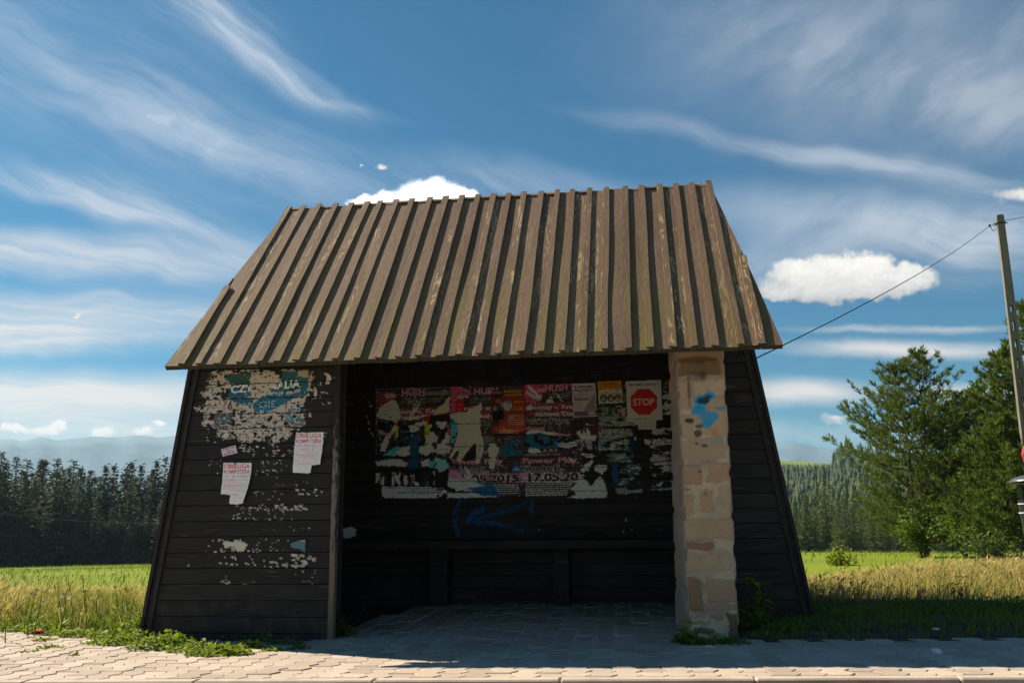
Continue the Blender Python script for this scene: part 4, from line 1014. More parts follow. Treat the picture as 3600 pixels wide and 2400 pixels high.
for i in range(5): s.greek(1530, 1685, 596+i*22, 6, (206, 180, 170), 0, i)
for i in range(4): s.greek(1442, 1690 - i*50, 742+i*14, 5, (206, 170, 150), 0, i+9)
s.rect(1372, 640, 1440, 700, (70, 40, 44), .01, .1, True); s.rect(1385, 640, 1372+2, 641, (70, 40, 44)); s.rect(1372, 778, 1700, 800, (60, 20, 30), .006, .1, True)
tag(s.build('concert_poster'), 'red and orange poster with a small figure in a dark suit, between two black posters', 'poster')
# --- grey notice, orange leaflet, picture card
s = Sheet([(592, 268), (858, 622)], YB-.0145, CELL, ZB, KB, 77)
s.poly([(597, 282), (836, 272), (852, 608), (615, 618)], (158, 148, 156), 0, .05)
s.greek(618, 820, 305, 18, (92, 86, 98), -.02, 1); s.greek(618, 820, 338, 16, (92, 86, 98), -.02, 2); s.greek(670, 770, 360, 10, (100, 94, 104), 0, 3)
for i in range(4): s.greek(622, 800, 382+i*13, 5, (110, 104, 114), -.02, i+20)
s.poly([(832, 370), (838, 545), (716, 550)], (112, 104, 114), 0, .05, True); s.rect(620, 428, 770, 446, (84, 78, 90), 0, .05, True)
for i in range(6): s.greek(626, 700 - i*2, 462+i*14, 6, (110, 104, 114), -.02, i+30)
s.poly([(618, 560), (846, 548), (850, 596), (622, 608)], (82, 74, 84), 0, .05, True); s.poly([(766, 562), (832, 560), (834, 588), (768, 590)], (178, 132, 160), 0, .05, True)
tag(s.build('notice'), 'small grey notice full of print with a darker grey triangle, right of the black posters', 'notice')
s = Sheet([(855, 246), (1104, 338)], YB-.0085, CELL, ZB, KB, 79)
s.poly([(857, 260), (1097, 250), (1101, 328), (860, 336)], (196, 104, 26), .002, .12); s.greek(880, 1060, 276, 12, (120, 60, 16), -.03, 1); s.greek(900, 1080, 302, 10, (120, 60, 16), -.03, 2)
tag(s.build('leaflet'), 'orange leaflet above the card with three round pictures', 'leaflet')
s = Sheet([(858, 326), (1112, 486)], YB-.0125, CELL, ZB, KB, 81)
s.poly([(863, 342), (1105, 331), (1109, 470), (870, 482)], (168, 156, 138), .001, .06); s.line(870, 384, 1100, 374, 5, (150, 84, 60)); s.ell(940, 366, 14, 8, (140, 90, 60), .003); s.ell(1052, 352, 14, 10, (100, 100, 84), .003)
for a in (917, 990, 1061): s.ell(a, 427-(a-917)*.04, 37, 38, (52, 58, 52), .004); s.ell(a, 420, 22, 20, (86, 92, 76), .012); s.ell(a+8, 436, 12, 9, (176, 128, 60), .008); s.ell(a-10, 444, 12, 8, (150, 150, 140), .008)
tag(s.build('picture_card'), 'cream card with three round dark pictures, beside the STOP sheet', 'card')
# --- remnants between the card and the pillar
s = Sheet([(850, 250), (1655, 1400)], YB-.006, CELL, ZB, KB, 85)
s.rect(862, 485, 1130, 640, (24, 34, 32), .006, .3)
s.rect(905, 515, 966, 590, (110, 124, 112), .006, .2); s.rect(918, 530, 950, 575, (70, 84, 76), .006, .2, True); s.poly([(972, 520), (1000, 520), (1014, 552), (1036, 520), (1056, 520), (1020, 590), (1006, 590)], (62, 74, 58), .003, .1, True); s.text('H', 1062, 574, 40, (170, 168, 162), 32, 0, .02); s.rect(1098, 520, 1140, 600, (150, 124, 92), .006, .1); s.rect(1040, 500, 1100, 516, (150, 110, 120), .004, .2)
G1, G2, G3 = (108, 112, 106), (150, 144, 140), (40, 82, 92)
s.streaks([(870, 610), (1230, 600), (1240, 700), (880, 712)], (104, 112, 104), 9, 60, .34, .02, 1); s.streaks([(885, 722), (1200, 742), (1200, 800), (1060, 832), (880, 830)], (112, 116, 108), 9, 50, .36, .02, 2)
s.streaks([(860, 830), (1190, 840), (1190, 950), (860, 950)], (70, 104, 106), 14, 34, .47, .02, 3); s.streaks([(860, 880), (1100, 860), (1100, 950), (860, 950)], G2, 24, 40, .55, .02, 4)
s.streaks([(860, 970), (1230, 985), (1190, 1070), (880, 1070)], (78, 96, 98), 12, 44, .45, .02, 5); s.streaks([(1040, 1000), (1120, 1000), (1110, 1040), (1040, 1040)], G2, 14, 30, .4, .02, 6)
s.streaks([(1000, 1085), (1290, 1085), (1290, 1310), (1000, 1310)], (46, 74, 82), 12, 50, .52, .02, 7); s.streaks([(1040, 1330), (1310, 1330), (1300, 1385), (1050, 1385)], G1, 10, 40, .42, .02, 8)
s.streaks([(1060, 1290), (1150, 1230), (1230, 1205), (1190, 1250), (1100, 1290)], G2, 30, 30, .45, .01, 9)
s.streaks([(1505, 255), (1560, 255), (1560, 285), (1505, 285)], (110, 60, 60), 20, 40, .45, .01, 10); s.streaks([(1505, 310), (1620, 305), (1620, 380), (1505, 380)], (34, 66, 60), 10, 60, .50, .02, 11)
for (b0, b1, thr, sd, c) in ((380, 440, .42, 12, WHT), (460, 585, .44, 13, WHT), (690, 790, .54, 14, (140, 138, 146)), (835, 885, .44, 15, (160, 156, 160)), (890, 930, .55, 16, G2), (965, 1060, .46, 17, (140, 136, 144)), (1075, 1160, .46, 18, (150, 148, 154)), (1180, 1250, .54, 19, (90, 110, 116)), (1255, 1310, .54, 20, G2), (1330, 1345, .36, 21, (120, 136, 146))):
    s.streaks([(1400 if b0 > 640 else 1515, b0), (1640, b0-6), (1650, b1), (1395 if b0 > 640 else 1520, b1)], c, 9, 46, thr, .02, sd)
s.poly([(1440, 1290), (1520, 1260), (1490, 1310), (1460, 1305)], WHT, .006); s.poly([(1330, 840), (1390, 850), (1380, 890), (1340, 880)], WHT, .014); s.poly([(1220, 810), (1245, 815), (1240, 850), (1225, 845)], WHT, .008)
s.rect(848, 670, 884, 850, (110, 44, 58), .016, .3); s.text('LINE', 862, 1076, 22, (120, 128, 130), 80, 0, .01)
s.streaks([(1115, 285), (1140, 285), (1140, 480), (1110, 480)], (70, 80, 72), 20, 20, .45, .01, 23)
s.distress(41, .74, .66, (150, 148, 144))
s.build('paper_remnants').__setitem__('kind', 'stuff')
# --- STOP sheet
s = Sheet([(1135, 236), (1515, 745)], YB-.0125, CELL*.8, ZB, KB, 91)
s.poly([(1140, 257), (1494, 243), (1508, 642), (1156, 662)], (168, 162, 160), 0, .04)
s.poly([(1234, 655), (1446, 645), (1442, 736), (1240, 740)], (160, 154, 152), .002, .04)
for a in (1262, 1290, 1318, 1346, 1374, 1402, 1428): s.line(a, 662, a+2, 736, 3, (118, 112, 110))
s.erase([(1230, 700), (1260, 690), (1270, 745), (1230, 745)], .006)
oc = [(1320+142*math.cos(math.radians(22.5+45*i))*1.0, 462+140*math.sin(math.radians(22.5+45*i))) for i in range(8)]
s.poly([(a+2, b) for a, b in oc], (120, 26, 30), 0, .05, True); s.poly([(1320+(a-1320)*.955, 462+(b-462)*.955) for a, b in oc], (164, 22, 28), 0, .04, True)
s.text('STOP', 1214, 498, 70, (206, 198, 194), 212, -.02, .018); s.text('Nie zdałeś matury?', 1163, 303, 29, (40, 36, 40), 300, -.03, .012); s.text('www.niezdalesmatury.pl', 1170, 642, 14, (60, 56, 60), 240, -.03, .01)
tag(s.build('stop_sheet', depth=lambda x, z: .012*np.clip((1.80-z)/.1, 0, 1)**2), 'white sheet with a red STOP octagon and tear-off strips, next to the stone pillar', 'notice')
# --- spray paint on the back wall
s = Sheet([(1190, 1300), (2400, 1960)], YB-.0068, .0065, PX, 1.0, 95)
dens = np.zeros_like(s.X)
def spray(pts, w, k):
    for (a0, b0), (a1, b1) in zip(pts[:-1], pts[1:]):
        (xa, za), (xb, zb) = s.pt(a0, b0), s.pt(a1, b1); L2_ = (xb-xa)**2+(zb-za)**2
        tt = np.clip(((s.X-xa)*(xb-xa)+(s.Z-za)*(zb-za))/L2_, 0, 1); d = np.hypot(s.X-xa-tt*(xb-xa), s.Z-za-tt*(zb-za))
        dens[:] = np.maximum(dens, k*np.exp(-(d/w)**2))
spray([(1625, 1745), (1602, 1790), (1600, 1840), (1612, 1880)], .035, .6); spray([(1860, 1745), (1872, 1770), (1870, 1800)], .03, .55)
spray([(1650, 1830), (1700, 1815), (1790, 1795), (1850, 1765)], .03, .62); spray([(1650, 1832), (1730, 1838), (1800, 1850), (1838, 1862)], .035, .62); spray([(1648, 1830), (1662, 1805), (1700, 1790)], .04, .8)
spray([(1200, 1575), (1290, 1555), (1320, 1550)], .04, .32); spray([(1205, 1640), (1330, 1640)], .035, .32); spray([(1810, 1340), (1830, 1350)], .03, .4)
spray([(2162, 1640), (2165, 1690)], .035, .75); spray([(2230, 1540), (2210, 1600)], .05, .45); spray([(1465, 1545), (1470, 1640)], .04, .4)
spray([(1860, 1750), (1868, 1815)], .03, .45)
m = dens*(.55+.9*vnoise(s.X*18, s.Z*18, 3, 3)) > .22+.55*RNG.random(s.X.shape)*.9
s.c[m] = (lin(14, 92, 150)*(.55+.6*dens[..., None]))[m]; s.on |= m
s.build('graffiti', back_wall)['label'] = 'blue sprayed zigzag on the black boards'
# --- left wall: torn teal poster with what is left of older ones
KL = 1.08
WL = (172, 160, 148)
s = Sheet([(470, 255), (1800, 965)], -.0095, CELL*.9, L1, KL*1.28, 101)
mass = [(620, 275), (760, 262), (1000, 270), (1330, 262), (1540, 265), (1560, 330), (1530, 480), (1490, 560), (1510, 640), (1490, 770), (1390, 800), (1370, 880), (1270, 900), (1230, 945), (1200, 960), (1160, 915), (1000, 930), (900, 925), (880, 880), (720, 890), (680, 840), (700, 800), (560, 795), (540, 740), (590, 660), (520, 655), (480, 590), (560, 600), (620, 520), (540, 500), (620, 400)]
s.streaks(mass, WL, 34, 40, .405, .03, 1)
s.streaks(mass, (120, 104, 92), 50, 70, .62, .02, 7, True); s.streaks([(560, 650), (1500, 650), (1500, 900), (560, 900)], (150, 150, 152), 40, 60, .60, .02, 9, True)
s.poly([(745, 320), (790, 300), (1000, 280), (1010, 480), (1000, 520), (1080, 560), (1060, 640), (1030, 620), (960, 580), (800, 540), (790, 420), (740, 400)], (40, 74, 72), .018, .25)
s.poly([(1300, 275), (1520, 268), (1525, 480), (1440, 510), (1330, 560), (1260, 600), (1180, 640), (1110, 665), (1060, 640), (1080, 560), (1100, 520), (1190, 440), (1290, 330)], (34, 82, 92), .016, .2)
s.poly([(790, 420), (1000, 440), (1080, 560), (1060, 640), (990, 600), (800, 540)], (38, 84, 104), .02, .2, True); s.poly([(1060, 520), (1500, 440), (1440, 510), (1260, 600), (1110, 665), (1040, 620)], (30, 96, 122), .02, .15, True)
s.rect(665, 672, 810, 790, (74, 84, 96), .014, .2); s.rect(640, 350, 700, 500, (92, 116, 124), .016, .25)
s.streaks([(1280, 660), (1490, 560), (1490, 780), (1300, 760)], (70, 132, 160), 30, 40, .58, .02, 12); s.streaks([(1300, 640), (1490, 680), (1490, 790), (1300, 790)], (96, 96, 100), 24, 40, .52, .02, 13)
TW = (196, 196, 190)
s.text('CZYL ANALIA', 815, 474, 66, TW, 640, -.09, .03, only=True); s.text('gmalia.pl', 1112, 495, 34, (180, 190, 190), 180, -.05, .015); s.text('W GIE', 930, 618, 62, (150, 170, 172), 300, -.05, -.014); s.rect(960, 502, 1060, 512, (140, 160, 160), 0, .1, True)
s.poly([(1318, 466), (1450, 438), (1452, 462), (1320, 490)], (176, 170, 170), .002, .08, True); s.text('ANTENA', 1326, 486, 16, (160, 50, 60), 118, -.2, .02)
s.text('E', 1085, 668, 36, (180, 190, 190), 34, -.05, .015)
s.poly([(1000, 330), (1060, 300), (1180, 330), (1260, 370), (1180, 400), (1190, 440), (1090, 530), (1030, 560), (1000, 470)], WL, .022, .16); s.poly([(760, 400), (800, 370), (812, 430), (780, 440)], WL, .01); s.poly([(1430, 275), (1520, 270), (1525, 320), (1480, 330), (1430, 310)], (158, 142, 128), .008)
s.poly([(1100, 660), (1200, 630), (1330, 560), (1460, 500), (1510, 500), (1490, 560), (1400, 590), (1330, 640), (1240, 690)], WL, .016, .16)
s.poly([(650, 300), (740, 300), (780, 360), (740, 470), (660, 480)], WL, .02, .16); s.rot([(640, 290), (800, 290), (800, 500), (640, 500)], 40, 30, .58, .01, 15)
s.streaks([(530, 470), (620, 380), (640, 400), (560, 500)], (140, 126, 112), 24, 20, .42, .012, 16); s.streaks([(1520, 300), (1620, 300), (1620, 520), (1520, 520)], WL, 40, 50, .60, .02, 17)
for q in ([(1672, 285), (1715, 295), (1735, 330), (1720, 390), (1690, 390), (1695, 330)], [(1755, 322), (1785, 332), (1770, 345)], [(1620, 355), (1640, 370), (1660, 410), (1645, 400)], [(1580, 430), (1610, 440), (1605, 500), (1580, 505)], [(1705, 550), (1740, 560), (1735, 575), (1705, 570)], [(1655, 560), (1672, 580), (1660, 582)], [(1530, 655), (1555, 650), (1560, 690), (1535, 690)], [(1640, 460), (1710, 470), (1710, 480), (1640, 470)]): s.poly(q, (176, 162, 146), .006, .14)
s.rot(mass, 60, 110, .67, .0, 20); s.distress(41, .76, .71, (186, 176, 164))
for k in range(8, 19):      # split at the board joints
    z = .0485+k*ROW; s.on &= ~((np.abs(s.Z-z+s.N[0]*.008) < .004) & (s.T > .40))
tag(s.build('torn_poster'), 'shredded teal poster with white lettering, peeling off the left front wall', 'poster')
# scattered flakes
s = Sheet([(560, 780), (1790, 1568)], -.0085, CELL*.9, L1, KL*1.2, 111)
def flakes(sh, a0, b0, a1, b1, n, size, seed, cols=((178, 170, 158), (164, 152, 138), (150, 150, 150))):
    r = random.Random(seed)
    for _ in range(n):
        a, b = r.uniform(a0, a1), r.uniform(b0, b1); w, h = r.uniform(.5, 1.5)*size, r.uniform(.35, .9)*size
        sh.poly([(a-w, b-h*r.random()), (a, b-h), (a+w, b-h*r.random()), (a+w*.7, b+h), (a-w*.6, b+h*r.random())], r.choice(cols), .006, .12)
flakes(s, 590, 800, 700, 930, 7, 9, 1); flakes(s, 860, 950, 1400, 1060, 34, 11, 2); flakes(s, 1030, 1075, 1330, 1260, 22, 9, 3); flakes(s, 600, 1090, 750, 1160, 6, 8, 4); flakes(s, 1180, 1280, 1560, 1330, 7, 7, 5); flakes(s, 1400, 1360, 1650, 1425, 9, 16, 6, ((150, 146, 140), (170, 164, 156))); flakes(s, 1000, 1370, 1320, 1460, 14, 8, 7); flakes(s, 1660, 840, 1730, 870, 3, 8, 8); flakes(s, 680, 1200, 700, 1220, 1, 10, 9); flakes(s, 900, 1480, 1480, 1560, 26, 10, 10); flakes(s, 1420, 770, 1480, 830, 3, 12, 13)
s.build('paper_flakes').__setitem__('kind', 'stuff')
s = Sheet([(440, 20), (1600, 810)], -.0085, CELL*.9, L2, KL*1.2, 117)
flakes(s, 820, 172, 1250, 285, 26, 8, 1); flakes(s, 1140, 176, 1240, 196, 3, 26, 2); flakes(s, 1280, 168, 1460, 215, 8, 12, 3); flakes(s, 820, 268, 1290, 284, 18, 7, 4); flakes(s, 1000, 340, 1490, 375, 7, 7, 5); flakes(s, 600, 430, 960, 535, 16, 10, 6); flakes(s, 740, 455, 930, 520, 12, 26, 7); flakes(s, 980, 430, 1270, 530, 18, 7, 8); flakes(s, 600, 522, 1200, 534, 16, 8, 16); flakes(s, 720, 560, 1000, 640, 14, 13, 9); flakes(s, 1060, 560, 1480, 655, 26, 12, 10); flakes(s, 1300, 560, 1475, 650, 9, 22, 11); flakes(s, 465, 610, 480, 660, 2, 11, 12); flakes(s, 725, 720, 800, 790, 6, 14, 13, ((130, 126, 120), (150, 146, 140))); flakes(s, 900, 770, 1000, 790, 5, 9, 14, ((110, 90, 84),)); flakes(s, 1310, 680, 1480, 785, 9, 10, 15, ((120, 112, 104), (140, 132, 124))); flakes(s, 1410, 850, 1460, 870, 2, 12, 17, ((90, 84, 78),)) if False else None
s.poly([(740, 462), (830, 455), (930, 460), (935, 500), (900, 530), (860, 535), (845, 500), (800, 490), (770, 500)], (188, 180, 166), .02, .1)
s.build('paper_flakes').__setitem__('kind', 'stuff')
s = Sheet([(1275, 432), (1402, 545)], -.0105, CELL*.9, L2, KL, 119)
s.poly([(1280, 468), (1345, 448), (1390, 440), (1398, 448), (1393, 540), (1350, 512), (1290, 500)], (84, 120, 132), .004, .08); s.poly([(1350, 448), (1396, 440), (1396, 452)], (190, 190, 186), .004)
tag(s.build('paper_scrap', depth=lambda x, z: .004+x*0), 'blue-grey scrap of paper stuck low on the left front wall', 'paper scrap')
# flyers
LAV = (242, 226, 242); RED = (206, 74, 108)
def flyer(dx, dy, seed, shape, lbl):
    s = Sheet([(735+dx, 1105+dy), (1012+dx, 1502+dy)], -.0115, .0033, L1, 1.12, seed)
    s.poly([(a+dx, b+dy) for a, b in shape], LAV, .0012, .03)
    s.text('OBSŁUGA', 752+dx, 1163+dy, 40, RED, 238, -.004, .022); s.text('KOMPUTERA', 750+dx, 1212+dy, 36, RED, 238, -.004, .018)
    s.text('KURSY INDYWIDUALNE', 750+dx, 1246+dy, 17, (214, 120, 146), 236, -.004, .002); s.text('DLA SENIORÓW I NIE TYLKO', 750+dx, 1276+dy, 16, (214, 120, 146), 234, -.004, .0)
    for i in range(11):
        b = 1284+i*11.6
        if 3 <= i <= 4: s.greek(748+dx, 968+dx, b-3+dy, 7, (226, 160, 182), 0, i+seed)
        else: s.line(744-i*.6+dx, b+dy, 984-i*3+dx, b-1+dy, 2.4, (230, 176, 196))
    s.greek(750+dx-4, 900+dx, 1406+dy, 5, (214, 150, 174), 0, seed)
    for a in range(826, 960, 17): s.line(a+dx, 1424+dy, a-6+dx, 1490+dy, 2, (204, 190, 208))
    s.rot([(730+dx, 1100+dy), (1010+dx, 1100+dy), (1010+dx, 1130+dy), (730+dx, 1130+dy)], 30, 30, .80, .0, 3)
    o = s.build('flyer', depth=lambda x, z: .022*np.clip((.32-(z-s.z0))/.28, 0, 1)**2*np.clip((x-s.x0)/.22, 0, 1)+.003*np.sin((z-s.z0)*16))
    tag(o, lbl, 'flyer', 'computer course flyers on the left front wall')
base = [(745, 1115), (1003, 1112), (1000, 1200), (992, 1270), (975, 1350), (950, 1440), (934, 1484), (880, 1497), (807, 1490), (815, 1414), (780, 1406), (725, 1400), (736, 1290), (742, 1200)]
flyer(0, 0, 131, base, 'pink-printed white flyer, the lower of the two, its foot strips mostly torn off')
up = [(752, 1117), (1004, 1113), (1002, 1200), (992, 1320), (980, 1412), (905, 1418), (892, 1486), (862, 1492), (722, 1484), (730, 1390), (740, 1240)]
flyer(661, -281, 137, up, 'pink-printed white flyer, the upper of the two, next to the door post')
s = Sheet([(718, 945), (880, 1062)], -.0105, .0033, L1, 1.08, 141)
s.poly([(723, 990), (857, 952), (874, 1022), (740, 1057)], (214, 200, 214), .001, .04)
s.greek(742, 850, 992, 10, (150, 70, 100), -.27, 1); s.greek(775, 830, 1008, 9, (150, 70, 100), -.27, 2); s.greek(752, 862, 1032, 11, (150, 70, 100), -.27, 3)
tag(s.build('paper_slip'), 'small tilted white slip with red print above the lower flyer', 'paper slip')
# white sticker at the end of the bench and white specks on the back wall
s = Sheet([(1200, 1845), (1262, 1900)], YB-.010, CELL, PX, KB, 151)
s.poly([(1206, 1858), (1232, 1851), (1250, 1856), (1253, 1880), (1240, 1886), (1222, 1892), (1207, 1890)], (150, 152, 154), .012, .14)
tag(s.build('torn_sticker'), 'torn pale sticker on the back wall just above the bench, by the door post', 'sticker')
s = Sheet([(1215, 1380), (2400, 1900)], YB-.0065, CELL, PX, KB, 153)
for a, b, w, h in ((1282, 1391, 3, 2), (1298, 1413, 3, 2), (1305, 1427, 6, 3), (1281, 1439, 1.5, 1), (1290, 1465, 2, 4), (1296, 1485, 2.5, 8), (1298, 1508, 3, 5), (1306, 1522, 3, 3), (1311, 1530, 3, 3), (1256, 1516, 3, 1.2), (1240, 1552, 3, 1.5), (2200, 1826, 2, 7), (2192, 1867, 2, 6), (1896, 1862, 1.6, 3), (2222, 1862, 1.2, 3), (1214, 1500, 2, 4)):
    s.poly([(a-w, b-h), (a+w, b-h*.7), (a+w*.8, b+h), (a-w*.7, b+h*.8)], (138, 136, 120), .004, .15)
s.build('paper_flakes').__setitem__('kind', 'stuff')
# ------------------------------------------------------------------ vegetation
def quads(C, D, S, L, W, bend=None):
    """spray quads: centre-base C, direction D, side S (unit), length L, width W -> verts, faces (kite shapes)"""
    L = np.asarray(L)[:, None]; W = np.asarray(W)[:, None]
    mid = C+D*L*.45; tip = C+D*L
    if bend is not None: tip = tip+bend
    V = np.stack([C, mid+S*W/2, tip, mid-S*W/2], 1).reshape(-1, 3)
    F = np.arange(len(C)*4).reshape(-1, 4); return V, F
def unit(a): return a/np.maximum(np.linalg.norm(a, axis=-1, keepdims=True), 1e-9)
def leaf_mesh(name, V, F, mat, rnd, parent=None):
    o = np_mesh(name, V, F, mat, parent); a = o.data.attributes.new('rnd', 'FLOAT', 'FACE'); a.data.foreach_set('value', np.asarray(rnd, np.float32)); return o
def spruce(seed, h, r, mat, nw=30, name='spruce_tree', ragged=.25, gap=.10, power=.9):
    g = np.random.default_rng(seed); C, D, L, Wd, R = [], [], [], [], []
    for k in range(nw):
        t = gap+(1-gap)*(k+.5)/nw; z = h*t; rad = r*(1-t)**power*(1+g.uniform(-ragged, ragged))+.012*r
        m = int(6+5*(1-t)); a0 = g.uniform(0, 6.28)
        for b in range(m):
            a = a0+6.283*b/m+g.uniform(-.3, .3); ln = rad*g.uniform(.6, 1.2); tone = g.uniform(-.25, .25); zj = g.uniform(-.6, .6)*h/nw
            n = max(3, int(ln/.2))
            for i in range(n):
                f = (i+.4)/n; droop = -.28*ln*f*(1.25-f*.75)*(1.1-t*.6)
                p = np.array([math.cos(a)*ln*f, math.sin(a)*ln*f, z+droop+zj])+g.normal(0, .09, 3)*h/14
                for _ in range(2):
                    aa = a+g.uniform(-1.1, 1.1); d = np.array([math.cos(aa), math.sin(aa), g.uniform(-.75, .25)])
                    C.append(p); D.append(d); L.append(g.uniform(.35, .75)*h/14*(1.2-.8*t)); Wd.append(g.uniform(.18, .34)*h/14*(1.1-.6*t)); R.append(np.clip(.42+tone+.25*f+g.uniform(-.2, .2), 0, 1))
    for i in range(10):      # leader
        C.append(np.array([0, 0, h*(.93+.006*i)])); aa = g.uniform(0, 6.28); D.append(np.array([math.cos(aa)*.35, math.sin(aa)*.35, .9])); L.append(.42*h/14); Wd.append(.10*h/14); R.append(.5)
    C, D = np.array(C), unit(np.array(D)); S = unit(np.cross(D, g.normal(0, 1, D.shape)+np.array([0, 0, 1.2])))
    V, F = quads(C, D, S, L, Wd)
    root = empty(name)
    leaf_mesh('crown', V, F, mat, R, root)
    b = MB(); b.tube([(0, 0, -.3), (.02, 0, h*.5), (0, 0, h*.97)], [h*.013, h*.008, .01], 6); b.build('trunk', M['bark'], root, smooth=True)
    return root
def leafy_tree(seed, h, r, mat, n=1400, name='young_tree', low=.12):
    g = np.random.default_rng(seed); nb = 16; cs = []
    for _ in range(nb):
        t = g.uniform(low, .95); a = g.uniform(0, 6.28); q = r*math.sin(math.pi*min(t*.9+.12, 1))**.8*g.uniform(.2, .75); cs.append((math.cos(a)*q, math.sin(a)*q, h*t, g.uniform(.2, .42)*r, g.uniform(-.25, .25)))
    C, R = [], []
    for _ in range(n):
        c = cs[g.integers(nb)]; d = g.normal(0, 1, 3); d /= np.linalg.norm(d); C.append(np.array(c[:3])+d*c[3]*g.uniform(.6, 1.05)*np.array([1, 1, .8])); R.append(np.clip(.5+c[4]+g.uniform(-.25, .25), 0, 1))
    C = np.array(C); D = unit(g.normal(0, 1, C.shape)+np.array([0, 0, -.2])); S = unit(np.cross(D, g.normal(0, 1, D.shape)))
    V, F = quads(C, D, S, g.uniform(.16, .34, len(C))*h/8, g.uniform(.12, .22, len(C))*h/8)
    root = empty(name); leaf_mesh('crown', V, F, mat, R, root)
    b = MB(); b.tube([(0, 0, -.3), (.05, 0, h*.4), (0, .05, h*.85)], [h*.014, h*.009, .01], 6)
    for c in cs[:8]: b.tube([(0, 0, max(.1, c[2]*.6)), (c[0]*.5, c[1]*.5, c[2]*.85), c[:3]], [h*.006, h*.004, .006], 4)
    b.build('trunk', M['bark'], root, smooth=True); return root
def clone(root, loc, rz, sc, label=None, cat=None, group=None):
    r_ = root.copy(); col.objects.link(r_); r_.location = loc; r_.rotation_euler = (0, 0, rz); r_.scale = sc if hasattr(sc, '__len__') else (sc,)*3
    for ch in root.children:
        c = ch.copy(); col.objects.link(c); c.parent = r_
    tag(r_, label, cat, group); return r_
gr = random.Random(44)
class Grove:
    def __init__(s, protos): s.p = protos; s.used = [False]*len(protos)
    def put(s, k, loc, sc, label, cat, group, rz=None):
        rz = gr.uniform(0, 6.28) if rz is None else rz
        if not s.used[k]:
            s.used[k] = True; o = s.p[k]; o.location = loc; o.rotation_euler = (0, 0, rz); o.scale = sc if hasattr(sc, '__len__') else (sc,)*3; return tag(o, label, cat, group)
        return clone(s.p[k], loc, rz, sc, label, cat, group)
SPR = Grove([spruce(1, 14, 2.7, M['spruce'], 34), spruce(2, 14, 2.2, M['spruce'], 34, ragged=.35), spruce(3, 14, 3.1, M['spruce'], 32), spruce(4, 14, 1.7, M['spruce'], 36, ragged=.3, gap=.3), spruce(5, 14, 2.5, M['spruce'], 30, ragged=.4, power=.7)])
def top_at(px, py, d):     # height above the ground there for a tree whose tip shows at (px, py)
    p = at_d(px, py, d); return p
FG = 'dark spruces at the forest edge left of the shelter'
def forest_tree(px, py, d, k, label):
    p = at_d(px, py, d); z0 = mz(p[0], p[1])-.2; SPR.put(k, (p[0], p[1], z0), ((p[2]-z0)/14*gr.uniform(1.4, 1.85),)*2+((p[2]-z0)/14,), label, 'tree', FG)
forest_tree(205, 1612, 128, 2, 'broad tall dark spruce rising above its neighbours left of the shelter')
forest_tree(8, 1590, 126, 0, 'tall spruce at the far left end of the dark forest edge')
forest_tree(466, 1623, 150, 3, 'lone thin spruce spire standing clear above the dark forest left of the shelter')
forest_tree(553, 1617, 140, 3, 'slender spruce spire left of a twin, just beside the black shelter wall')
forest_tree(584, 1606, 141, 1, 'taller of two slender spruce spires beside the black shelter wall')
DL = 'dark spruce in the row along the meadow edge left of the shelter'
for i, px in enumerate(range(-150, 660, 34)):
    forest_tree(px+gr.uniform(-12, 12), gr.uniform(1655, 1765)+(30 if px > 350 else 0), gr.uniform(124, 131), gr.randrange(5), DL)
for i, px in enumerate(range(-190, 680, 25)):
    forest_tree(px+gr.uniform(-12, 12), gr.uniform(1608, 1668)+max(0, (px-120)*.055), gr.uniform(134, 150), gr.choice((0, 1, 3, 3, 4)), DL)
for i, px in enumerate(range(-170, 640, 44)):
    forest_tree(px+gr.uniform(-14, 14), gr.uniform(1760, 1850), gr.uniform(122, 126), gr.choice((0, 2, 4)), DL)
for i, px in enumerate(range(-210, 690, 40)):
    forest_tree(px+gr.uniform(-14, 14), gr.uniform(1620, 1680)+max(0, (px-120)*.055), gr.uniform(156, 176), gr.choice((0, 1, 3)), DL)
def drop_unused(gv):
    for u, o in zip(gv.used, gv.p):
        if not u:
            for c in list(o.children): bpy.data.objects.remove(c)
            bpy.data.objects.remove(o)
drop_unused(SPR)
# valley trees to the right, in front of the hillside
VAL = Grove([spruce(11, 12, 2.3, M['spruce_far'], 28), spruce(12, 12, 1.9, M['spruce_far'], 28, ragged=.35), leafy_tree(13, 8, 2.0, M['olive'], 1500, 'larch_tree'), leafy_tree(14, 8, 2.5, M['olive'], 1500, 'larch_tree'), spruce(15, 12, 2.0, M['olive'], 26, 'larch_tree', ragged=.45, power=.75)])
VN = {0: ('dark green spruce in the valley wood right of the shelter', 'valley wood spruces'), 1: ('dark green spruce in the valley wood right of the shelter', 'valley wood spruces'),
      2: ('yellow-green leafy tree among the valley spruces right of the shelter', 'valley wood pale trees'), 3: ('yellow-green leafy tree among the valley spruces right of the shelter', 'valley wood pale trees'), 4: ('olive larch among the valley spruces right of the shelter', 'valley wood larches')}
def valley_tree(px, py, d, k, lab=None):
    p = at_d(px, py, d); z0 = mz(p[0], p[1])-.3; hh = 12 if k in (0, 1, 4) else 8; s_ = (p[2]-z0)/hh
    VAL.put(k, (p[0], p[1], z0), (s_*1.3, s_*1.3, s_), lab or VN[k][0], 'tree', None if lab else VN[k][1])
valley_tree(2822, 1735, 130, 0, 'dark spruce at the meadow end, nearest the leaning right edge of the shelter')
valley_tree(2893, 1660, 150, 4, 'tall olive larch rising above the valley wood right of the shelter')
valley_tree(2955, 1860, 112, 2, 'small pale green bushy tree at the meadow end, left of the pines')
for i, px in enumerate(range(2690, 3420, 30)): valley_tree(px+gr.uniform(-12, 12), gr.uniform(1790, 1845), gr.uniform(126, 136), gr.choice((0, 1, 4, 0)))
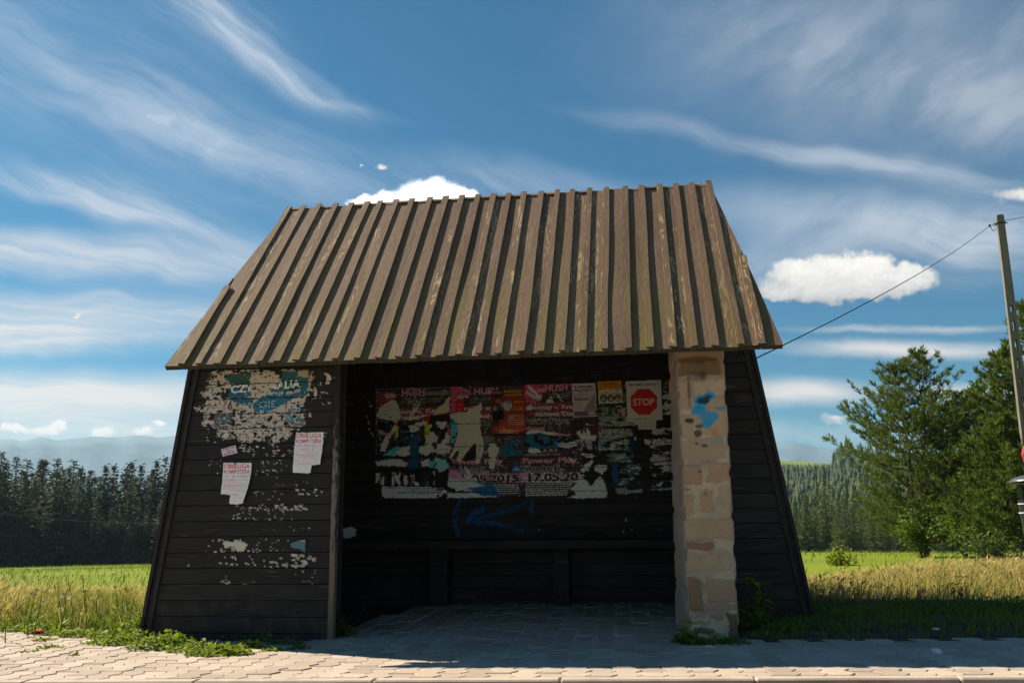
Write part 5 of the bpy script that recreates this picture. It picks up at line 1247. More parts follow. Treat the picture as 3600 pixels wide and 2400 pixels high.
for px in (2360, 2420, 2480, 2530, 2580, 2625, 2660): valley_tree(px, gr.uniform(1735, 1810), gr.uniform(130, 165), gr.choice((0, 1, 4)))
for i, px in enumerate(range(2690, 3460, 24)): valley_tree(px+gr.uniform(-12, 12), gr.uniform(1735, 1800), gr.uniform(142, 165), gr.choice((0, 1, 1, 4, 2)))
for i, px in enumerate(range(2690, 3500, 22)): valley_tree(px+gr.uniform(-10, 10), gr.uniform(1700, 1755), gr.uniform(170, 200), gr.choice((0, 1, 1, 0, 4)))
drop_unused(VAL)
# the wood that covers the far hillside reads as one mass
g = np.random.default_rng(77); VV, FF, RR = [], [], []; nv = 0
def cone_tree(x, y, z, h, r, tone):
    global nv
    n = 7; lv = 4
    for q in range(lv):
        z0 = z+h*(.05+.22*q); z1 = z+h*min(1, .42+.2*q); rr_ = r*(1-.22*q)
        a = np.linspace(0, 6.283, n+1)[:-1]+g.uniform(0, 6)
        ring = np.stack([x+np.cos(a)*rr_*g.uniform(.6, 1.25, n), y+np.sin(a)*rr_*g.uniform(.6, 1.25, n), z0+g.uniform(-.05, .05, n)*h], -1)
        VV.append(ring); VV.append(np.array([[x, y, z1]]))
        for k in range(n): FF.append((nv+k, nv+(k+1) % n, nv+n)); RR.append(np.clip(tone+g.uniform(-.15, .15), 0, 1))
        nv += n+1
cnt = 0
while cnt < 6800:
    px = g.uniform(2250, 3850); d = 250+(g.uniform()**.8)*520
    q = at_d(px, 1700, d); x, y = q[0], q[1]
    if y < 245: continue
    pyy = 1200-FPX*0
    z = hz(x, y); v = np.array([x, y, z])-CAM; w = v@AF; sx = 1800+FPX*(v@AR)/w; sy = 1200-FPX*(v@AU)/w
    # open pasture on the shoulder of the hill
    cl = mnoise.noise((x*.03, y*.03, 9)); hgt = g.uniform(7, 15)*(1+.35*cl)*(1.25 if g.uniform() < .15 else 1)
    if sx < 2930 and 1602 < sy < 1627: continue
    if sx < 2930 and sy >= 1627: hgt = min(hgt, (sy-g.uniform(1624, 1634))*w/FPX)
    if hgt < 2.5: continue
    cone_tree(x, y, z-.3, hgt, hgt*g.uniform(.15, .26), np.clip(g.uniform(.0, .7)+.35*mnoise.noise((x*.015, y*.015, 4)), 0, 1)); cnt += 1
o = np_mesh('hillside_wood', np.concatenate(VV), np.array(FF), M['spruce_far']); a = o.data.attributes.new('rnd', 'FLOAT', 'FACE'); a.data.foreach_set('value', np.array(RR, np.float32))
tag(o, 'blue-green conifer wood covering the far hillside', kind='stuff')

# ---- the pines behind the shelter on the right
def pine(seed, h, r, stems, name, label, loc, lean=0.0, dense=1.0, prof=None, low=.06):
    g = np.random.default_rng(seed); root = empty(name, loc); wood = MB(); C, D, R = [], [], []
    def tuft(p, d, n, tone):
        for _ in range(n):
            v = unit(d*1.1+g.normal(0, .42, 3)); C.append(p+v*g.uniform(0, .03)); D.append(v); R.append(np.clip(tone+g.uniform(-.22, .22), 0, 1))
    for si, (sx, sy, sh) in enumerate(stems):
        n = 7; path = []
        for i in range(n+1):
            f = i/n; path.append(np.array([sx*f**.8+lean*f*h+.05*math.sin(i*1.7+si), sy*f**.8+.05*math.cos(i*2.1+si), sh*f]))
        wood.tube(path, [max(.012, .055*h/5.5*(1-f/n)**.8) for f in range(n+1)], 7)
        z = low*sh+.1
        while z < sh*.985:
            t = z/sh; i = min(int(t*n), n-1); f = t*n-i; base = path[i]*(1-f)+path[i+1]*f
            R0 = r*(prof(t) if prof else (min(1, .55+t*2.2) if t < .22 else (1-(t-.22)/.78)**.85)+.04)
            m = g.integers(5, 8); a0 = g.uniform(0, 6.28)
            for b in range(m):
                a = a0+6.283*b/m+g.uniform(-.3, .3); ln = R0*g.uniform(.6, 1.12); tone = g.uniform(.25, .7); el_ = g.uniform(.05, .30)+.50*t
                o = np.array([math.cos(a), math.sin(a), 0]); pts = []; k = max(4, int(ln/.17))
                for j in range(k+1):
                    q = j/k; pts.append(base+o*ln*q*math.cos(el_*.8)+np.array([0, 0, ln*(math.sin(el_*.6)*q+.30*q*q-.18*q*(1-t))])+g.normal(0, .015, 3))
                wood.tube(pts[::2]+[pts[-1]] if k % 2 else pts[::2], [.016*(1-q/k*1.6)+.004 if q/k < .55 else .005 for q in range(0, len(pts[::2])*2+(2 if k % 2 else 0), 2)], 4, cap=False)
                for j in range(1, k+1):
                    q = j/k; d0 = unit(pts[j]-pts[j-1])
                    if q < .25 and t < .6: continue
                    for sgn in (-1, 1):
                        if g.uniform() > .92*dense: continue
                        sd = np.cross(d0, np.array([0, 0, 1.0]))*sgn; tl = ln*g.uniform(.10, .30)*(1.15-q*.7)+.05
                        dd = unit(d0*.8+sd*g.uniform(.5, 1.0)+np.array([0, 0, g.uniform(.0, .55)])); m2 = max(1, int(tl/.075))
                        for u in range(m2): tuft(pts[j]+dd*tl*(u+1)/m2, unit(dd+np.array([0, 0, .35])), 9, tone+.1*q)
                    tuft(pts[j], unit(d0+np.array([0, 0, .5])), 8, tone+.1*q)
                tuft(pts[-1], unit(d0+np.array([0, 0, 1.0])), 16, tone+.15)
            z += (.36 if dense < .8 else .30)*h/5.5*g.uniform(.75, 1.2)
        tip = path[-1]
        for u in range(7): tuft(tip-np.array([0, 0, .06*u]), np.array([0, 0, 1.0]), 10, .6)
    C = np.array(C); D = np.array(D); S = unit(np.cross(D, g.normal(0, 1, D.shape)))
    V, F = quads(C, D, S, g.uniform(.10, .18, len(C)), g.uniform(.015, .026, len(C))*(1.0 if dense < .8 else 1.45))
    leaf_mesh('crown', V, F, M['pine'], R, root); wood.build('trunk', M['bark'], root, smooth=True)
    tag(root, label, 'tree'); return root
def pine_at(px, pytop, d, **k):
    p = at_d(px, pytop, d); z0 = mz(p[0], p[1])-.05; return (p[0], p[1], z0), p[2]-z0
loc, h = pine_at(3190, 1252, 25.0)
PA = lambda t: float(np.interp(t, [0, .15, .35, .55, .68, .82, .93, 1], [.55, .80, .90, 1.0, .66, .42, .22, .08]))
pine(201, h, 1.9, [(.30, .0, h), (-.28, .25, h*.965)], 'pine_tree', 'pine with two leaders, its crown thin against the sky, nearest the shelter', loc, 0, .62, PA)
loc, h = pine_at(3400, 1400, 26.5)
pine(203, h, 1.75, [(0, 0, h)], 'pine_tree', 'shorter dense pine between the two-leader pine and the concrete pole', loc, 0, .95, lambda t: float(np.interp(t, [0, .3, .6, .85, 1], [.8, 1, .85, .5, .12])))
loc, h = pine_at(3625, 1060, 24.0)
pine(205, h, 2.0, [(0, 0, h), (-.7, .3, h*.80)], 'pine_tree', 'tallest pine, behind the concrete pole and cut by the photo edge', loc, 0, .95)
loc, h = pine_at(3520, 1480, 22.5)
pine(207, h, 1.45, [(0, 0, h)], 'pine_tree', 'low bushy pine right in front of the tallest pine, beside the pole', loc, 0, .95)
# broad-leaved shrubs at the foot of the pines
def shrub(seed, px, py, d, h, r, label, n=900, mat='leaf', grp=None):
    p = at_d(px, py, d); z0 = mz(p[0], p[1])-.05
    g = np.random.default_rng(seed); C, R = [], []; b = MB()
    for _ in range(14):
        a = g.uniform(0, 6.28); q = g.uniform(.2, 1)*r; top = np.array([math.cos(a)*q, math.sin(a)*q, h*g.uniform(.45, 1)]); b.tube([(0, 0, 0), tuple(top*np.array([.45, .45, .6])), tuple(top)], [.012, .008, .004], 4, cap=False); tone = g.uniform(-.2, .2)
        for i in range(n//14): 
            f = g.uniform(.25, 1.05); C.append(top*np.array([f*.9, f*.9, f**.7])+g.normal(0, .09*r+.02, 3)); R.append(np.clip(.5+tone+g.uniform(-.25, .25), 0, 1))
    C = np.array(C); C[:, 2] = np.abs(C[:, 2]); D = unit(g.normal(0, 1, C.shape)*np.array([1, 1, .6])); S = unit(np.cross(D, g.normal(0, .5, D.shape)+np.array([0, 0, 1.2])))
    V, F = quads(C, D, S, g.uniform(.06, .11, len(C)), g.uniform(.04, .07, len(C)))
    root = empty('shrub', (p[0], p[1], z0)); leaf_mesh('foliage', V, F, M[mat], R, root); b.build('stem', M['bark'], root); tag(root, label, 'shrub', grp); return root
shrub(301, 3240, 1900, 23.5, 1.35, .75, 'bright green leafy shrub under the two-leader pine', 1400)
shrub(302, 3390, 1930, 23.0, 1.05, .7, 'bright green leafy shrub lower and nearer the concrete pole', 1100)
shrub(304, 3480, 1960, 21.0, .7, .9, 'dark low shrub behind the dry grass at the pole foot', 900, 'pine')
shrub(305, 2950, 1985, 17.0, .26, .45, 'yellow-green weed clump on the bright strip of meadow right of the shelter', 420, 'weed')

# ---- grasses
def blades(name, X, Y, Z, H, Wd, lean, mat, rnd, seed, head=0.0, wind=(.25, -.05)):
    g = np.random.default_rng(seed); n = len(X); a = g.uniform(0, 6.283, n); B = np.stack([X, Y, Z], -1)
    az = g.uniform(0, 6.283, n); l = lean*H*g.uniform(.2, 1.3, n); dx, dy = np.cos(az)*l+wind[0]*H, np.sin(az)*l+wind[1]*H
    S = np.stack([np.cos(a), np.sin(a), np.zeros(n)], -1)*np.asarray(Wd)[:, None]/2
    m1 = B+np.stack([dx*.22, dy*.22, H*.5], -1); m2 = B+np.stack([dx*.62, dy*.62, H*.84], -1); tp = B+np.stack([dx, dy, H], -1)
    V = np.stack([B-S, B+S, m1+S*.8, m1-S*.8, m2+S*.55, m2-S*.55, tp+S*.12, tp-S*.12], 1).reshape(-1, 3)
    i = (np.arange(n)*8)[:, None]; F = np.concatenate([i+np.array([[0, 1, 2, 3]]), i+np.array([[3, 2, 4, 5]]), i+np.array([[5, 4, 6, 7]])], 0); R = np.concatenate([rnd]*3)
    if head > 0:
        k = g.uniform(0, 1, n) < head; K = k.sum(); P0 = m2[k]; P1 = tp[k]+(tp[k]-m2[k])*.5; sd = S[k]/np.linalg.norm(S[k], axis=1, keepdims=True)*(.006+.006*g.uniform(0, 1, K))[:, None]
        V2 = np.stack([P0, (P0+P1)/2+sd, P1, (P0+P1)/2-sd], 1).reshape(-1, 3); F2 = np.arange(K*4).reshape(-1, 4)+len(V); V = np.concatenate([V, V2]); F = np.concatenate([F, F2]); R = np.concatenate([R, np.clip(rnd[k]+.1, 0, 1)])
    return leaf_mesh(name, V, F, M[mat], R)
def scatter(n, x0, x1, y0, y1, seed, keep=None, fz=mz, near=0):
    g = np.random.default_rng(seed); X = g.uniform(x0, x1, n); Y = y0+(y1-y0)*g.uniform(0, 1, n)**(1+near)
    if keep is not None:
        k = np.array([keep(x, y, g) for x, y in zip(X, Y)]); X, Y = X[k], Y[k]
    Z = np.array([fz(x, y) for x, y in zip(X, Y)]); return X, Y, Z, np.random.default_rng(seed+1)
vn1 = lambda X, Y, s_: np.array([mnoise.noise((x*s_, y*s_, 3.3)) for x, y in zip(X, Y)])
def cap_height(X, Y, Z, H, px0, y0, px1, y1):
    P_ = np.stack([X, Y, Z], -1)-CAM; w = P_@AF; sx = 1800+FPX*(P_@AR)/w; D = np.hypot(P_[:, 0], P_[:, 1])
    yl = np.interp(sx, [px0, px1], [y0, y1]); hor = 1848-(sx-1800)*.0095
    return np.minimum(H, np.maximum(CAM[2]-D*(yl-hor)/FPX*np.cos(np.arctan((sx-1800)/FPX))-Z, .0))
# dry grass right of the shelter
def keepR(x, y, g):
    n = mnoise.noise((x*.9, y*.9, 1))
    return y > 1.55+.35*n+.06*(x-3) and (x > 2.55 or y > 2.6)
X, Y, Z, g = scatter(40000, 2.2, 11.5, 1.6, 14, 501, keepR, near=.75)
pn = vn1(X, Y, .8)+.6*vn1(X, Y, 2.9); H = (.30+.05*np.clip(X-3.5, 0, 4))*(1+.45*pn)*g.uniform(.5, 1.25, len(X))*(.45+.55*np.clip((Y-1.5)/.9, 0, 1)); rn = np.clip(.55+.4*pn+g.uniform(-.3, .3, len(X)), 0, 1)
H = np.minimum(H, cap_height(X, Y, Z, H, 2900, 2012, 3350, 1962)*g.uniform(.55, 1.18, len(X))*(1+.22*np.clip(pn, -1, 1)))
ok = H > .05; X, Y, Z, H, pn, rn = X[ok], Y[ok], Z[ok], H[ok], pn[ok], rn[ok]
gm = (pn*.6+g.uniform(-.5, .5, len(X))) < -.24
D_ = ~gm
tag(blades('dry_grass', X[D_], Y[D_], Z[D_], H[D_], g.uniform(.003, .008, D_.sum()), .65, 'dry', rn[D_], 11, .3, (.16, -.03)), 'tall sun-bleached grass right of the shelter', kind='stuff')
tag(blades('grass', X[gm], Y[gm], Z[gm], H[gm]*.8, g.uniform(.005, .010, gm.sum()), .4, 'green', rn[gm], 12), kind='stuff')
# left: mixed meadow edge
def keepL(x, y, g): return y > .55+.35*mnoise.noise((x*1.1, y*1.1, 7)) - .02*(x+2.6)
X, Y, Z, g = scatter(46000, -9.5, -2.35, .35, 11, 511, keepL, near=.7)
pn = vn1(X, Y, .7)+.7*vn1(X, Y, 2.6); H = .29*(1+.6*pn)*g.uniform(.4, 1.25, len(X)); rn = np.clip(.45+.4*pn+g.uniform(-.3, .3, len(X)), 0, 1)
H = np.minimum(H, cap_height(X, Y, Z, H, 0, 2058, 520, 2058)*g.uniform(.5, 1.2, len(X))*(1+.22*np.clip(pn, -1, 1)))
ok = H > .05; X, Y, Z, H, pn, rn = X[ok], Y[ok], Z[ok], H[ok], pn[ok], rn[ok]
dm = (pn*.9+g.uniform(-.45, .45, len(X))+np.clip((3.2-Y)*.10, -.3, .22)) > .06
tag(blades('dry_grass', X[dm], Y[dm], Z[dm], H[dm]*1.12, g.uniform(.003, .007, dm.sum()), .6, 'dry', rn[dm], 13, .25, (.10, -.03)), 'dry stalks in the meadow edge left of the shelter', kind='stuff')
nm = ~dm
tag(blades('grass', X[nm], Y[nm], Z[nm], H[nm]*.85, g.uniform(.006, .013, nm.sum()), .7, 'green', rn[nm], 14, 0, (.08, 0)), kind='stuff')
# the mown green meadow further back, both sides
for sd, x0, x1 in ((521, -45, -3), (522, 3, 45)):
    X, Y, Z, g = scatter(34000, x0, x1, 7, 75, sd, lambda x, y, g: g.uniform() < (1-abs((x-(x0+x1)/2)/((x1-x0)/2))**3)*min(1, (75-y)/30)*(.35+.65*(mnoise.noise((x*.2, y*.2, 1)) > -.1)), near=.5); rn = np.clip(.55+.4*vn1(X, Y, .3)+g.uniform(-.25, .25, len(X)), 0, 1)
    tag(blades('meadow_grass', X, Y, Z, g.uniform(.05, .12, len(X)), g.uniform(.012, .03, len(X)), .5, 'green', rn, sd), kind='stuff')
# shaded grass between pillar, wall and pavement
def keepS(x, y, g):
    n = mnoise.noise((x*2.2, y*2.2, 5))
    if y < -.13+.06*n+.02*(x-1.6): return False
    if x < 2.45 and y > YC-.03: return False
    if y > 1.75: return False
    if x < 1.83 and y > -.03: return False
    return g.uniform() < (.25 if (x < 2.5 and n < .1) else .55+.5*n)
sz_ = lambda x, y: soilz(x, y)-.004 if y < 2.9 and x < 6.1 else mz(x, y)
X, Y, Z, g = scatter(30000, 1.5, 8, -.2, 3.2, 531, keepS, sz_); pn = vn1(X, Y, 1.6)
rn = np.clip(.35+.3*pn+g.uniform(-.25, .25, len(X)), 0, 1); H = (.04+.07*np.clip(pn+.4, 0, 1))*g.uniform(.5, 1.3, len(X))*np.where(Y > .9, .7, 1)
tag(blades('short_grass', X, Y, Z, H, g.uniform(.004, .010, len(X)), .6, 'green', rn, 532, 0, (.05, 0)), kind='stuff')
# ground cover of small leaves
def cover(name, spots, seed, mat, n_per, lab=None, size=(.016, .034)):
    g = np.random.default_rng(seed); C, R = [], []
    for (x, y, r_, h, k) in spots:
        tone = g.uniform(-.15, .15)
        for _ in range(int(n_per*k)):
            a = g.uniform(0, 6.283); q = r_*math.sqrt(g.uniform()); xx, yy = x+math.cos(a)*q*1.3, y+math.sin(a)*q*.8; hh = h*math.sqrt(max(0, 1-(q/r_)**2))*(.7+.5*mnoise.noise((xx*9, yy*9, 1)))
            C.append((xx, yy, sz_(xx, yy)+hh*g.uniform(.25, 1.05))); R.append(np.clip(.45+tone+.3*mnoise.noise((xx*14, yy*14, 0))+g.uniform(-.3, .3), 0, 1))
    C = np.array(C); D = unit(g.normal(0, 1, C.shape)*np.array([1, 1, .5])+np.array([0, 0, .25])); S = unit(np.cross(D, g.normal(0, .45, D.shape)+np.array([0, 0, 1.0])))
    L = g.uniform(*size, len(C)); V, F = quads(C, D, S, L, L*g.uniform(.55, .9, len(C))); o = leaf_mesh(name, V, F, M[mat], R); return tag(o, lab, kind='stuff')
def gp(px, py): q = at_g(px, py); return q[0], q[1]
sp = []
for px, py, r_, h, k in ((420, 2262, .16, .12, 1.2), (500, 2250, .15, .16, 1.2), (560, 2275, .18, .17, 1.6), (620, 2265, .14, .13, 1), (690, 2285, .15, .10, 1), (745, 2300, .13, .10, 1), (800, 2292, .10, .09, .7), (840, 2300, .08, .08, .5), (470, 2225, .12, .2, 1),
                         (880, 2275, .08, .07, .4), (960, 2285, .06, .05, .25), (300, 2235, .16, .10, 1), (220, 2225, .15, .09, .9), (140, 2220, .15, .10, .8), (60, 2215, .16, .11, .9), (-30, 2215, .2, .12, 1), (340, 2260, .09, .05, .4), (180, 2275, .08, .04, .25), (260, 2300, .05, .025, .12), (100, 2290, .05, .02, .1), (390, 2240, .14, .12, 1), (150, 2250, .08, .05, .3)):
    x, y = gp(px, py); sp.append((x, y, r_, h, k))
sp = [(x, y, r_*1.05, h*.85, k*.85) for x, y, r_, h, k in sp]
cover('weeds', sp, 541, 'weed', 480, 'bright green low weeds along the foot of the left front wall', (.018, .042))
sp = []
for px, py, r_, h, k in ((1010, 2262, .10, .10, .6), (1070, 2240, .12, .16, .9), (1120, 2235, .12, .20, 1), (1170, 2225, .10, .18, .9), (1215, 2235, .07, .13, .6), (1050, 2280, .07, .05, .3), (930, 2260, .10, .08, .4), (870, 2250, .1, .08, .4), (800, 2245, .1, .08, .4),
                         (2410, 2255, .07, .12, .7), (2440, 2262, .07, .10, .6), (2480, 2262, .06, .06, .4), (2530, 2258, .07, .06, .4), (2580, 2262, .08, .06, .4), (2625, 2215, .09, .17, .9), (2690, 2240, .10, .06, .4), (2760, 2225, .12, .06, .5), (2850, 2220, .16, .09, .8), (2950, 2190, .18, .10, .9), (3060, 2180, .18, .10, .9), (3160, 2165, .2, .14, 1), (3280, 2165, .2, .12, 1), (3400, 2170, .2, .13, 1), (3520, 2170, .2, .14, 1), (3620, 2165, .2, .14, 1), (3000, 2225, .12, .04, .3), (3200, 2215, .14, .05, .4), (3420, 2215, .14, .05, .4),
                         (2900, 2160, .15, .06, .5), (3250, 2150, .2, .09, .8), (3450, 2148, .2, .10, .9), (3580, 2148, .2, .09, .8)):
    x, y = gp(px, py); sp.append((x, y, r_, h, k))
cover('weeds', sp, 543, 'leaf', 300, 'dark weeds in the shade around the pillar and along the right edge')
# grass in the paver joints
sp = []; rj = random.Random(8)
for px, py in [(330, 2330), (410, 2345), (160, 2345), (60, 2320), (560, 2330), (760, 2365), (630, 2390), (130, 2310), (250, 2290), (820, 2362), (1080, 2320), (1150, 2300)]:
    x, y = gp(px, py); sp.append((x, y, rj.uniform(.025, .05), .012, .10))
for px, py in [(1410, 2200), (1420, 2195), (1520, 2208), (1560, 2205), (1690, 2212), (1710, 2208), (1480, 2275), (1760, 2265), (1770, 2300), (1600, 2300), (1720, 2330), (1850, 2285), (2040, 2240), (2050, 2285), (1990, 2330), (2130, 2310), (2220, 2290), (2290, 2280), (1330, 2290), (1250, 2310), (2380, 2270), (2420, 2280)]:
    x, y = gp(px, py); sp.append((x, y, rj.uniform(.02, .045), .012, .06))
for _ in range(60):
    i_, j_ = rj.randrange(-34, 26), rj.randrange(0, 8); q_ = kp(i_*PW, j_*PL/2+.02)
    if paved(*q_) and q_[1] < -.2: sp.append((q_[0], q_[1], rj.uniform(.012, .03), .008, .035))
cover('moss_tufts', sp, 547, 'weed', 420, 'tufts in the joints of the pavers', (.008, .018))
# ---- single plants one can point at
def herb(px, py, h, n, label, size=.06, mat='leaf', name='weed_plant', seed=0, y=None, cat='plant', droop=.3):
    p = at_y(px, py, y) if y is not None else at_g(px, py); z0 = sz_(p[0], p[1])
    g = np.random.default_rng(seed); root = empty(name, (p[0], p[1], z0)); st = MB(); C, D, R = [], [], []
    path = [np.array([.02*math.sin(i*1.3+seed)*i/3, .015*math.cos(i+seed)*i/3, h*i/6]) for i in range(7)]
    st.tube(path, [.005, .005, .0045, .004, .0035, .003, .002], 5)
    for i in range(n):
        f = .15+.85*i/(n-1) if n > 1 else 1; q = f*6; k = min(int(q), 5); b = path[k]*(1-q+k)+path[k+1]*(q-k); a = i*2.4+g.uniform(-.3, .3)
        for s_ in (0, math.pi):
            C.append(b); D.append([math.cos(a+s_), math.sin(a+s_), g.uniform(-.35, .45)-droop*(1-f)*.3]); R.append(np.clip(.35+.35*f+g.uniform(-.2, .2), 0, 1))
    C = np.array(C); D = unit(np.array(D)); S = unit(np.cross(D, np.array([0, 0, 1.0]))); L = size*g.uniform(.7, 1.25, len(C))*(1.15-.35*np.linspace(0, 1, len(C)))
    V, F = quads(C, D, S, L, L*.55, np.array([0, 0, -1.0])*(L*droop)[:, None]); leaf_mesh('leaves', V, F, M[mat], R, root); st.build('stem', M['weed'], root); tag(root, label, cat); return root
herb(2668, 2172, .33, 12, 'leafy nettle-like weed against the recessed dark wall right of the pillar', .12, 'weed', seed=3, y=.45)
herb(2612, 2215, .20, 10, 'bushy light green weed at the right foot of the stone pillar', .085, 'weed', seed=4)
herb(2418, 2262, .16, 10, 'round-leaved weed at the left foot of the stone pillar', .075, 'weed', seed=5)
herb(3382, 2142, .22, 9, 'dark weed standing up against the sunlit dry grass right of the shelter', .07, 'leaf', seed=6)
herb(1190, 2232, .17, 9, 'feathery weed at the foot of the worn door post', .05, 'leaf', seed=7)
herb(1105, 2236, .19, 10, 'feathery weed in the shade left of the door post', .05, 'leaf', seed=8)
herb(2880, 2150, .16, 7, 'small weed at the foot of the leaning right corner of the shelter', .05, 'leaf', seed=9)
def flower(px, py, d, h, label, seed, grp=None, mat='yellow'):
    p = at_d(px, py, d); x, y = p[0], p[1]; z0 = mz(x, y); h = max(p[2]-z0, .15); g = np.random.default_rng(seed)
    root = empty('wildflower', (x, y, z0)); st = MB(); path = [(.03*math.sin(i+seed)*i/4, 0, h*i/4) for i in range(5)]; st.tube(path, [.005, .004, .004, .003, .002], 4)
    C, D = [], []
    for i in range(8): C.append(np.array(path[1+i//3 if i < 9 else 3])*(.6+.05*i)); aa = g.uniform(0, 6.28); D.append([math.cos(aa), math.sin(aa), .5])
    C = np.array(C); D = unit(np.array(D)); S = unit(np.cross(D, [0, 0, 1.0])); V, F = quads(C, D, S, g.uniform(.05, .09, 8), g.uniform(.012, .02, 8)); leaf_mesh('leaves', V, F, M['weed'], g.uniform(.2, .6, 8), root)
    n = 16; hc = np.array(path[-1])+np.stack([g.normal(0, .008, n), g.normal(0, .008, n), g.normal(0, .005, n)], -1); D = unit(g.normal(0, 1, (n, 3))); S = unit(np.cross(D, g.normal(0, 1, (n, 3)))); V, F = quads(hc, D, S, g.uniform(.010, .018, n), g.uniform(.008, .013, n)); np_mesh('flower_head', V, F, M[mat], root)
    st.build('stem', M['weed'], root); tag(root, label, 'flower', grp); return root
flower(304, 2034, 8.6, .3, 'tallest yellow wildflower in the meadow edge left of the shelter', 1)
flower(243, 2053, 8.4, .3, 'yellow wildflower just left of the tallest one in the left meadow edge', 2)
GY = 'yellow wildflowers in the left meadow edge'
for i, (px, py, d) in enumerate(((120, 2070, 8.6), (138, 2078, 8.3), (205, 2062, 9), (415, 2062, 9), (455, 2072, 8.5), (440, 2068, 8.8), (30, 2150, 7.9), (18, 2060, 9.4), (490, 2155, 7.7), (480, 2100, 8.1), (260, 2072, 8.7), (350, 2075, 8.6), (68, 2066, 9.3))): flower(px, py, d, .3, 'small yellow wildflower among the grasses left of the shelter', 10+i, GY)
for i, (px, py, d) in enumerate(((2955, 1962, 14), (2972, 1966, 14.4), (2940, 1968, 13.6), (2965, 1975, 13.2))): flower(px, py, d, .3, 'yellow wildflower on the bright meadow strip right of the shelter', 40+i, 'yellow wildflowers in the right meadow')
for i, (px, py, d) in enumerate(((100, 2085, 8.4), (110, 2088, 8.2), (225, 2090, 8.2), (218, 2112, 8.0), (310, 2078, 8.4))): flower(px, py, d, .3, 'dull mauve seed head among the grasses left of the shelter', 60+i, 'mauve seed heads in the left meadow edge', 'mauve')
# ------------------------------------------------------------------ pole, cable, litter bin, litter, mountains, haze
PD = 22.0
pt_ = at_d(3514, 757, PD); PXY = pt_[:2]; pz0 = mz(*PXY)-.4; ptop = pt_[2]
pole = empty('utility_pole', (PXY[0], PXY[1], 0)); hw0, hw1 = .115, .072   # half widths at foot and tip
rotz = -.16
pole.rotation_euler = (0, 0, rotz)
def hw(z): return hw0+(hw1-hw0)*(z-pz0)/(ptop-pz0)
def frus(mb, fx0, fx1, fy0, fy1, z0, z1, c=.5):
    a, b = hw(z0), hw(z1)
    mb.hexa([(fx0*a, fy0*a, z0), (fx1*a, fy0*a, z0), (fx1*a, fy1*a, z0), (fx0*a, fy1*a, z0), (fx0*b, fy0*b, z1), (fx1*b, fy0*b, z1), (fx1*b, fy1*b, z1), (fx0*b, fy1*b, z1)], 0, c)
sh = MB(); zs = pz0; solid = ptop-2.05
frus(sh, -1, -.36, -1, 1, pz0, solid); frus(sh, .36, 1, -1, 1, pz0, solid)
z = pz0
while z < solid:
    frus(sh, -.358, .358, -.9, .9, z, min(z+.20, solid)); z += .415
frus(sh, -1, 1, -1, 1, solid+.001, ptop-.03); frus(sh, -.86, .86, -.86, .86, ptop-.029, ptop)
for k in range(9): frus(sh, -.06, .06, -1.02, -1.001, ptop-.45-k*.20, ptop-.41-k*.20)
sh.build('shaft', M['concrete'], pole)
b = MB(); zc = ptop-.19; a = hw(zc)+.012
b.tube([(-a, -a, zc), (a, -a, zc), (a, a, zc), (-a, a, zc), (-a, -a, zc)], .012, 6); b.tube([(-a, 0, zc), (-a-.04, 0, zc+.02), (-a-.07, 0, zc-.01), (-a-.04, 0, zc-.035), (-a, 0, zc-.02)], .011, 6); b.tube([(a, 0, zc), (a+.06, 0, zc-.005)], .010, 6)
b.build('clamp', M['wire'], pole)
tag(pole, 'slotted concrete utility pole right of the shelter, its left face sunlit', 'utility pole')
hook = np.array([PXY[0]-.10, PXY[1], ptop-.20]); tens = at_d(3480, 793, PD-.15); wall = np.array([2.125, .86, 2.06])
cb = MB(); P0, P1 = Vector(tens), Vector(wall)
pts = [P0.lerp(P1, k/24) - Vector((0, 0, .22*4*(k/24)*(1-k/24)*.5)) for k in range(25)]
cb.tube(pts, .0055, 6); cb.tube([P0+Vector((0, 0, .0)), P0+(P1-P0).normalized()*.16], [.03, .018], 8)
arc = [P0]+[Vector((P0.x+(hook[0]-P0.x)*f, P0.y+(hook[1]-P0.y)*f, P0.z-.10*math.sin(math.pi*f)-.04*f)) for f in (.15, .35, .55, .75, 1)]
cb.tube(arc, .007, 6)
tag(cb.build('overhead_cable', M['wire'], smooth=True), 'thin black cable from the pole top down to the shelter corner', 'cable')
far = Vector(at_d(3760, 720, PD+3)); st_ = Vector((PXY[0]+.09, PXY[1], ptop-.13)); cb = MB(); cb.tube([st_.lerp(far, k/6)-Vector((0, 0, .03*math.sin(math.pi*k/6))) for k in range(7)], .006, 6)
tag(cb.build('overhead_cable', M['wire'], smooth=True), 'short end of black cable leaving the pole top towards the right edge', 'cable')
# low wires across the dark wood on the left
cb = MB(); A, B = Vector(at_d(-300, 1762, 60)), Vector(at_d(700, 1832, 75)); cb.tube([A.lerp(B, k/12)-Vector((0, 0, .5*math.sin(math.pi*k/12))) for k in range(13)], .016, 5)
tag(cb.build('distant_wire', M['steel'], smooth=True), 'faint wire strung in front of the dark forest left of the shelter', 'cable')
